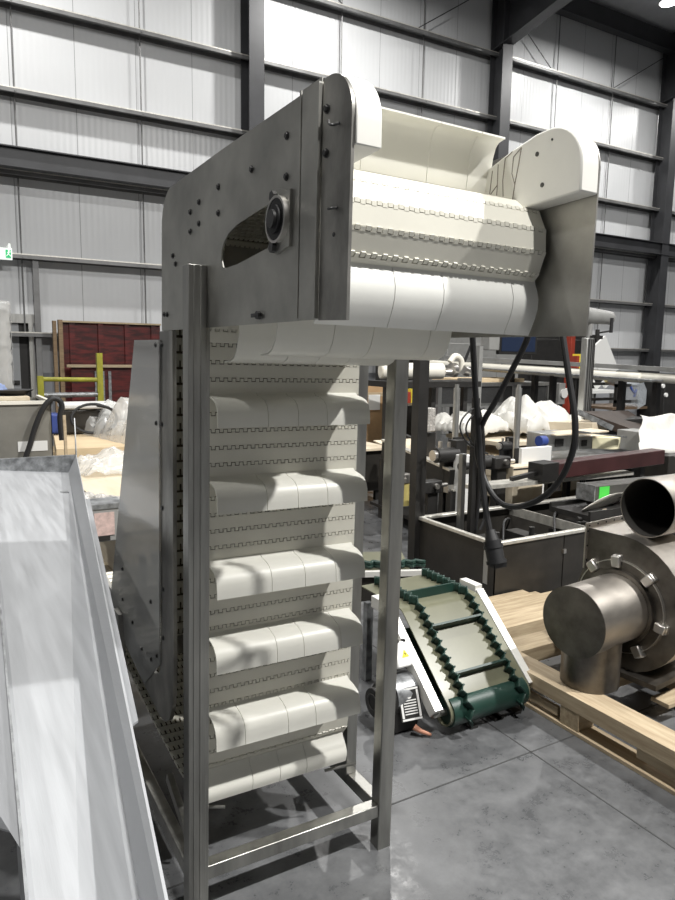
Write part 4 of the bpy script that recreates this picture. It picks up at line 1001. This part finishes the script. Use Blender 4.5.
# beams
for (nm, lab, a, b, w_, h_, m) in (
    ('steel_beam', 'long dark grey box beam with a green tag on its end', SY(586,492,3.45), SY(720,478,3.45), .16, .115, 'galv_beam'),
    ('steel_beam', 'long dark maroon beam lying behind the grey beam', SY(552,470,3.95), SY(658,456,3.95), .14, .13, 'maroon')):
    if m == 'galv_beam': m = M.get('galv_beam') or M.setdefault('galv_beam', mat('dark_grey_beam', (.075,.072,.066), .5, .3, .3, 4))
    t = thing(nm, lab, 'beam', (a.x, a.y, a.z-h_/2))
    obj('beam_body', MB().beam(a, b, w_, h_), m, t, bevel=.006)
    for f in (.06, .85):
        q = a.lerp(b, f); obj('support', MB().box((q.x-.03,q.y+.0,.51),(q.x+.03,q.y+.05,q.z-h_/2)), 'black', t)
    if 'green' in lab:
        d = (b-a).normalized(); sd = V((d.y,-d.x,0)).normalized(); q = a+d*.10
        obj('tag', MB().obox(q+sd*(w_/2+.002)+V((0,0,.0)), d, sd, (0,0,1), .055, .002, .048), 'greenlab', t)
        obj('end_plate', MB().obox(a-d*.004, d, sd, (0,0,1), .004, w_/2+.004, h_/2+.004), 'galv_d', t)
    else:
        d = (b-a).normalized(); q = a-d*.10
        obj('end_block', MB().obox(q, d, (d.y,-d.x,0), (0,0,1), .09, .08, .075), 'black', t)
        obj('end_arm', MB().beam(q-d*.35-V((0,0,.03)), q, .04, .03), 'black', t)
# dark sloping cover & white torn sheets at the right
p1, p2 = SY(583,420,5.2), SY(650,432,4.9)
t = thing('sloping_cover', 'dark brown sloping steel cover beyond the cream guide', 'cover', (p1.x+.3,5.1,p1.z-.1))
a, b, c, d = SY(583,413,5.3), SY(628,412,5.9), SY(664,436,5.1), SY(640,434,4.95)
sl = MB(); slab(sl, a, d, c, b, (0,0,.02)); slab(sl, a, d, d-V((0,0,.10)), a-V((0,0,.03)), (0,.02,0)); obj('cover_sheet', sl, mat('brown_cover', (.045,.030,.022), .5, .2, .3, 5), t)
p = SY(575,425,5.3); obj('cover_edge', MB().beam(SY(578,412,5.3), SY(612,428,5.1), .06, .06), 'galv_d', t)
t, a, b = sbox('dark_cabinet', 'dark low cabinet supporting the sloping cover', 'cabinet', 601, 418, 655, 470, 5.35, .6, 'black', floor_=True)
def sheetfn(px0, py0, px1, py1, yw, amp, sd):
    def fn(u, v):
        q = SY(px0+(px1-px0)*u, py0+(py1-py0)*v, yw-.35*v)
        return q + V((0,0,1))*amp*noise.noise(V((u*4+sd, v*4, sd)))+V((0,amp*noise.noise(V((u*5,v*3,sd+4))),0))
    return fn
one('paper_sheet', MB().grid(sheetfn(640,415,720,452,4.5,.05,2), 16, 12), 'film', 'creased white sheet lying on the machinery at the right edge', 'sheet', solid=.004)
one('bench_block', MB().box((SY(655,460,4.2).x,4.05,0),(SY(740,460,4.2).x,4.33,SY(655,452,4.2).z-.02)), 'blackm', 'black block under the creased white sheet at the right edge', 'block', bevel=.01)
# curled sheet piece and small white block above the fan outlet
pb_ = SY(598,500,3.35)
cs = MB()
def curl(u, v):
    q = SY(582+u*44, 510-12*math.sin(u*PI*.62)-u*6+v*(3+9*math.sin(u*PI)), 3.30+v*.12)
    return q
one('curled_sheet', MB().grid(curl, 16, 4), 'alu_edge', 'curled pale metal sheet lying above the fan outlet', 'sheet', solid=.003)
q = SY(606,512,3.28); one('foam_block', MB().box((q.x-.02,3.26,q.z-.02),(q.x+.02,3.30,q.z+.02)), 'ply2', 'tiny cream block beside the curled sheet', 'block', bevel=.002)
q = SY(590,517,3.3); t = thing('gas_strut', 'short silver rod lying under the tiny cream block', 'rod', q)
obj('rod', MB().cyl(SY(580,519,3.3), SY(606,517,3.25), .008, 10), 'alu', t); obj('rod_end', MB().cyl(SY(577,519,3.3), SY(582,519,3.3), .016, 12), 'black', t)
one('black_tray', MB().box((3.95,3.22,.46),(5.3,3.6,.50)).box((3.95,3.22,.50),(5.3,3.24,.53)).box((3.95,3.58,.50),(5.3,3.6,.53)), 'black', 'shallow black tray on the machine box, behind the fan outlet', 'tray')
# mast with crank handle
yw = 5.6; a = SY(590,338,yw); b = SY(582,410,yw)
t = thing('crank_mast', 'tall aluminium profile mast with a black crank handle on top', 'mast', (a.x, yw, 0))
pr = MB().box((a.x-.085,yw-.04,0),(a.x+.035,yw+.05,a.z))
obj('profile', pr, 'alu', t, bevel=.006)
for dx in (-.055,-.015,.015): obj('groove', MB().box((a.x+dx-.005,yw-.043,.02),(a.x+dx+.005,yw-.039,a.z-.02)), 'black', t)
obj('lead_screw', MB().box((a.x+.045,yw-.02,0),(a.x+.075,yw+.02,a.z+.02)), 'black', t)
c1_, c2_, c3_ = SY(598,333,yw), SY(611,331,yw-.1), SY(612,318,yw-.1)
obj('crank_block', MB().box((c1_.x-.08,yw-.05,a.z-.01),(c1_.x+.03,yw+.05,a.z+.03)).cyl((c1_.x-.01,yw,a.z),(c1_.x-.01,yw,c1_.z+.04),.025,14), 'black', t)
obj('crank_arm', MB().beam(c1_, c2_, .025, .02), 'black', t); obj('crank_grip', MB().cyl(c2_-V((0,0,.02)), c3_, .02, 14), 'rubber', t)
q = SY(600,315,yw+.6)
t = thing('motor_housing', 'grey tapered housing sticking out behind the elevator right plate', 'housing', SY(600,380,yw+.6))
obj('housing_body', MB().cyl(SY(575,314,6.2), SY(610,318,6.2), .115, 24, .085), 'grey', t)
obj('pole', MB().cyl((SY(590,320,6.2).x,6.2,0),(SY(590,320,6.2).x,6.2,SY(590,316,6.2).z-.07),.04,14), 'grey', t)

# ================================================================== FAR RIGHT BACKGROUND
# long conveyor line made of white tubes on stands
P1, P2 = SZ(690,378,1.40), SZ(455,362,1.45)
TL = thing('tube_conveyor', 'long conveyor line with white side tubes crossing the hall in the background', 'conveyor', ((P1+P2)/2).to_2d().to_3d())
p, q = SY(690,383,4.9), SY(452,359.5,14*.82)
P1 = SY(690,380,5.4); P2 = SY(450,364,10.5)
def tl(f, dz=0, dy=0): r = P1.lerp(P2, f); return V((r.x, r.y+dy, r.z+dz))
obj('side_tube', MB().cyl(tl(0), tl(1), .062, 16), 'offw', TL); 
obj('top_rail', MB().beam(tl(0,.12,.10), tl(1,.13,.10), .10, .06), 'grey', TL)
obj('side_tube', MB().cyl(tl(0,.0,.7), tl(1,.0,.7), .07, 16), 'offw', TL)
obj('bed', MB().beam(tl(0,-.02,.35), tl(1,-.02,.35), .6, .02), 'galv_d', TL)
for f in (.22,.45,.7,.92): obj('coupling', MB().cyl(tl(f-.003), tl(f+.003), .07, 16), 'grey', TL)
for f in (.07,.33,.52,.95):
    q = tl(f, 0, .08); q2 = tl(f, 0, .62)
    obj('stand', MB().box((q.x-.04,q.y,0),(q.x+.04,q.y+.08,q.z-.06)).box((q2.x-.04,q2.y,0),(q2.x+.04,q2.y+.08,q2.z-.06)).beam(V((q.x,q.y+.04,.45)),V((q2.x,q2.y+.04,.45)),.05,.05), 'black', TL)
# big white roller at the left of it
a, b = SY(380,372,6.6), SY(446,372,6.4)
t = thing('white_roller', 'thick white covered roller with metal fittings, seen right of the elevator leg', 'roller', ((a.x+b.x)/2, 6.5, 0))
obj('roller_body', MB().cyl(SY(380,371,6.7), SY(443,371,6.5), .095, 28), 'offw', t, bevel=.02)
obj('fitting', MB().cyl(SY(445,372,6.5), SY(452,372,6.48), .04, 16).cyl(SY(451,370,6.48), SY(455,370,6.48), .085, 20), 'clamp', t)
obj('elbow', MB().tube([SY(450,362,6.5),SY(455,356,6.5),SY(461,360,6.5),SY(462,372,6.5)], .035, 12, 5), 'offw', t)
obj('clamp_head', MB().cyl(SY(463,370,6.45), SY(468,372,6.45), .06, 18).box(SY(461,385,6.45), SY(468,378,6.52)), 'clamp', t)
obj('cradle', MB().box((a.x,6.3,SY(440,384,6.5).z-.03),(SY(470,384,6.5).x,6.85,SY(440,381,6.5).z)), 'black', t)
for px in (388, 434, 466): q = SY(px,384,6.5); obj('leg', MB().box((q.x-.03,6.5,0),(q.x+.03,6.56,q.z-.01)), 'black', t)
# far grey frame table with dark mesh panels
yw = 8.6; a = SY(440,383,yw); b = SY(556,383,yw)
t = thing('frame_table', 'long grey frame table with dark mesh side panels in the background', 'table', ((a.x+b.x)/2, yw, 0))
zt = a.z; zb_ = SY(450,404,yw).z
xa, xb = SY(396,383,yw).x, SY(548,383,yw).x
obj('top_rail', MB().box((xa,yw-.05,zt-.06),(xb,yw+.9,zt)), 'alu', t); obj('lower_rail', MB().box((xa,yw-.04,zb_-.04),(xb,yw,zb_)), 'alu', t)
mesh_m = mat('dark_mesh', (.06,.06,.06), .6, .3, .3, 60)
n_ = 4
for i in range(n_):
    u0_ = xa+(xb-xa)*i/n_+.05; u1_ = xa+(xb-xa)*(i+1)/n_-.05
    obj('mesh_panel', MB().box((u0_,yw-.02,zb_),(u1_,yw-.01,zt-.06)), mesh_m, t)
    obj('leg', MB().box((u0_-.08,yw-.05,0),(u0_-.01,yw,zt-.05)), 'alu', t)
obj('leg', MB().box((xb-.05,yw-.05,0),(xb,yw,zt-.05)), 'alu', t); obj('end_unit', MB().box((xb-.02,yw-.08,zb_-.05),(xb+.35,yw+.5,zt-.02)), 'grey', t)
obj('gauge', MB().cyl((xb+.3,yw-.12,zt-.2),(xb+.3,yw-.08,zt-.2),.08,18), 'white', t)
# boards on top
p = SY(470,379,yw+.2); one('board', MB().box((SY(455,380,yw+.2).x,yw+.1,zt+.003),(SY(520,380,yw+.2).x,yw+.8,zt+.06)), 'ply', 'pale boards lying on the far grey frame table', 'board')
# dark machines in the depth
for (px0, py0, px1, py1, yy, dd_, m, lab) in (
    (445,338,520,352,11.2,.6,'grey','grey machine cabinet far behind the small control box'),
    (488,335,600,400,12.6,1.0,'black','tall black machine cabinet in the far background behind the cables'),
    (395,352,486,385,12.6,.8,'blackm','dark machine block behind the white roller')):
    t, a, b = sbox('machine_cabinet', lab, 'cabinet', px0, py0, px1, py1, yy, dd_, m, floor_=True)
    w_ = b.x-a.x
    for i in range(3): obj('door_panel', MB().box((a.x+w_*(i+.06)/3,yy-.02,.15),(a.x+w_*(i+.94)/3,yy-.001,b.z-.15)), m, t, bevel=.01)
t, a, b = sbox('red_column', 'narrow dark red steel column in the far background right of the cable loop', 'column', 568, 330, 576, 400, 10.8, .15, 'red', floor_=True)
obj('base_plate', MB().box((a.x-.1,10.7,0),(b.x+.1,11.05,.02)), 'red', t)
q = SY(579,362,8.0)
t = thing('yellow_bin', 'small yellow and red box on a stand left of the mast', 'box', (q.x,8.0,0))
obj('body', MB().box((q.x-.05,7.95,SY(579,378,8).z),(q.x+.05,8.1,SY(579,354,8).z)), 'yellowb', t); obj('red_side', MB().box((q.x-.11,7.95,SY(579,378,8).z),(q.x-.052,8.1,SY(579,356,8).z)), 'red', t); obj('stand', MB().box((q.x-.06,8.0,0),(q.x+.04,8.08,SY(579,378,8).z)), 'black', t)
# slanted light panel and table right of the mast
yw = 9.2; t = thing('slanted_panel_machine', 'pale machine with a slanted panel and flat tray behind the mast', 'machine', SY(610,410,yw).to_2d().to_3d())
sl = MB(); a, b, c, d = SY(594,345,yw), SY(601,344,yw+.1), SY(613,380,yw), SY(604,384,yw-.1)
obj('slanted_panel', MB().beam(SY(597,343,yw), SY(612,381,yw), .5, .05, up=(0,1,0)).beam(SY(590,352,yw), SY(602,384,yw), .4, .03, up=(0,1,0)), 'white', t)
obj('dark_window', MB().obox(SY(599,379,yw-.3), (1,0,.6), (0,1,0), (-.6,0,1), .10, .02, .07), 'black', t)
a, b = SY(592,392,yw-.3), SY(616,390,yw-.3); obj('tray', MB().box((a.x,yw-.3,a.z-.03),(b.x,yw+.5,a.z+.03)), 'white', t)
for x in (a.x+.02, b.x-.08): obj('leg', MB().box((x,yw-.28,0),(x+.06,yw-.22,a.z-.03)), 'alu', t)
# guarded stand
yw = 7.6; a, b = SY(617,384,yw), SY(655,410,yw)
t = thing('guarded_stand', 'small black framed machine with clear curved guard at the right, under the white tubes', 'machine', ((a.x+b.x)/2, yw, 0))
zt = a.z; x0, x1 = a.x, SY(652,384,yw).x
for x in (x0, x1-.05):
    for y in (yw, yw+.6): obj('leg', MB().box((x,y,0),(x+.05,y+.05,zt)), 'black', t)
for z in (zt-.05, zt-.32):
    obj('rail', MB().box((x0,yw,z),(x1,yw+.04,z+.05)), 'black', t); obj('rail', MB().box((x0,yw+.6,z),(x1,yw+.64,z+.05)), 'black', t)
obj('deck', MB().box((x0-.2,yw-.1,zt-.42),(x1,yw+.7,zt-.38)), mat('wooddeck', (.12,.08,.05), .6), t)
obj('head', MB().cyl((x0+.1,yw+.1,zt),(x0-.15,yw+.1,zt+.08),.05,14).box((x0-.05,yw,zt+.0),(x0+.25,yw+.2,zt+.05)), 'clamp', t)
g_ = SY(640,395,yw-.1)
obj('clear_guard', MB().prism([(g_.x-.12,zt-.02),(g_.x+.02,zt+.06),(g_.x+.14,zt-.10),(g_.x+.14,zt-.34),(g_.x-.06,zt-.42)], (0,yw-.12,0), (1,0,0), (0,0,1), (0,.4,0)), 'glass', t)
obj('blue_hose', MB().tube([(x0+.35,yw,zt-.05),(x0+.42,yw-.03,zt-.15),(x0+.5,yw,zt-.1),(x0+.46,yw,zt-.22)], .02, 8, 4), 'blue', t)
t, a, b = sbox('dark_cabinet', 'black upright cabinet with white buttons at the right edge under the white tubes', 'cabinet', 663, 382, 700, 412, 7.2, .5, 'black', floor_=True)
for (px, py) in ((661,386),(664,395)): q = SY(px,py,7.18); obj('button', MB().cyl((q.x+.06,7.17,q.z),(q.x+.06,7.2,q.z),.035,14), 'white', t)
# things seen between the elevator legs
t, a, b = sbox('carton', 'brown cardboard carton with a white label seen between the elevator legs', 'box', 367, 385, 386, 424, 7.2, .5, 'card', floor_=True)
q = SY(372,402,7.19); obj('paper_label', MB().box((q.x-.05,7.19,q.z-.10),(q.x+.12,7.199,q.z+.09)), 'label', t)
obj('tape', MB().box((a.x,7.194,b.z-.14),(b.x,7.199,b.z-.09)), 'woodX', t)
q = SY(446,396,7.6)
t, a, b = sbox('red_crate', 'small red and yellow crate seen right of the elevator leg', 'crate', 403, 392, 411, 420, 7.6, .3, 'red', floor_=True)
obj('yellow_strip', MB().box((b.x+.01,7.6,b.z-.25),(b.x+.06,7.7,b.z+.04)), 'yellowb', t)
t, a, b = sbox('grey_cabinet', 'grey low cabinet behind the black framed conveyor', 'cabinet', 395, 405, 430, 430, 7.0, .4, 'blackm', floor_=True)
q = SY(405,478,4.6)
t = thing('filter_bowl', 'yellowish translucent filter bowl beside the elevator leg', 'filter', (q.x,4.6,0))
obj('bowl', MB().cyl(SY(404,505,4.6), SY(404,482,4.6), .045, 18), mat('yellowed_bowl', (.45,.38,.14), .3), t); obj('head', MB().cyl(SY(404,482,4.6), SY(404,474,4.6), .055, 18), 'clamp', t); obj('stand', MB().box((q.x-.02,4.66,0),(q.x+.02,4.70,SY(404,480,4.6).z)), 'black', t)
t, a, b = sbox('control_pouch', 'grey crumpled pouch hanging on the dark conveyor right of the post', 'pouch', 425, 408, 436, 432, 5.0, .12, 'foil')
one('black_stand', MB().box((SY(427,450,5.05).x,5.05,0),(SY(435,450,5.05).x,5.17,SY(430,433,5.05).z)), 'black', 'short black stand under the crumpled pouch', 'stand')

# pale boxes and dark hardware standing behind the machine box
t, a, b = sbox('pale_box', 'cream box with a dark edge beside the black bracket, right of the bright column', 'box', 513, 464, 544, 484, 4.22, .12, 'ply2', floor_=True)
obj('edge_band', MB().box((a.x-.004,4.216,b.z-.03),(b.x+.004,4.22,b.z-.018)), 'black', t)
t, a, b = sbox('grey_carton', 'light grey flat box under the end of the maroon beam', 'box', 522, 446, 552, 455, 4.30, .04, 'label', floor_=True)
t, a, b = sbox('pump_unit', 'small pale pump with black couplings left of the hanging cables', 'pump', 462, 455, 473, 476, 4.35, .12, 'label', floor_=True)
c = SY(468,466,4.33); obj('coupling', MB().cyl(c-V((.09,0,.0)), c+V((.10,0,0)), .03, 14), 'black', t); obj('motor', MB().cyl(c+V((.10,0,.02)), c+V((.26,0,.02)), .06, 18), 'black', t)
for (px, py, yw_, lab) in ((431,486,4.35,'black gear unit low beside the tall dark post'),(500,462,4.30,'black linear unit right of the cable bundle')):
    c = SY(px, py, yw_); t = thing('drive_unit', lab, 'drive', (c.x, yw_, 0))
    obj('stand', MB().box((c.x-.05,yw_-.03,0),(c.x+.05,yw_+.05,c.z-.05)), 'black', t)
    obj('gearbox', MB().box((c.x-.11,yw_-.06,c.z-.05),(c.x+.07,yw_+.05,c.z+.05)), 'black', t, bevel=.01)
    obj('shaft', MB().cyl((c.x-.17,yw_,c.z),(c.x+.16,yw_,c.z),.018,12), 'clamp', t)
    obj('connector', MB().cyl((c.x,yw_-.09,c.z+.01),(c.x,yw_-.06,c.z+.01),.022,12), 'clamp', t)
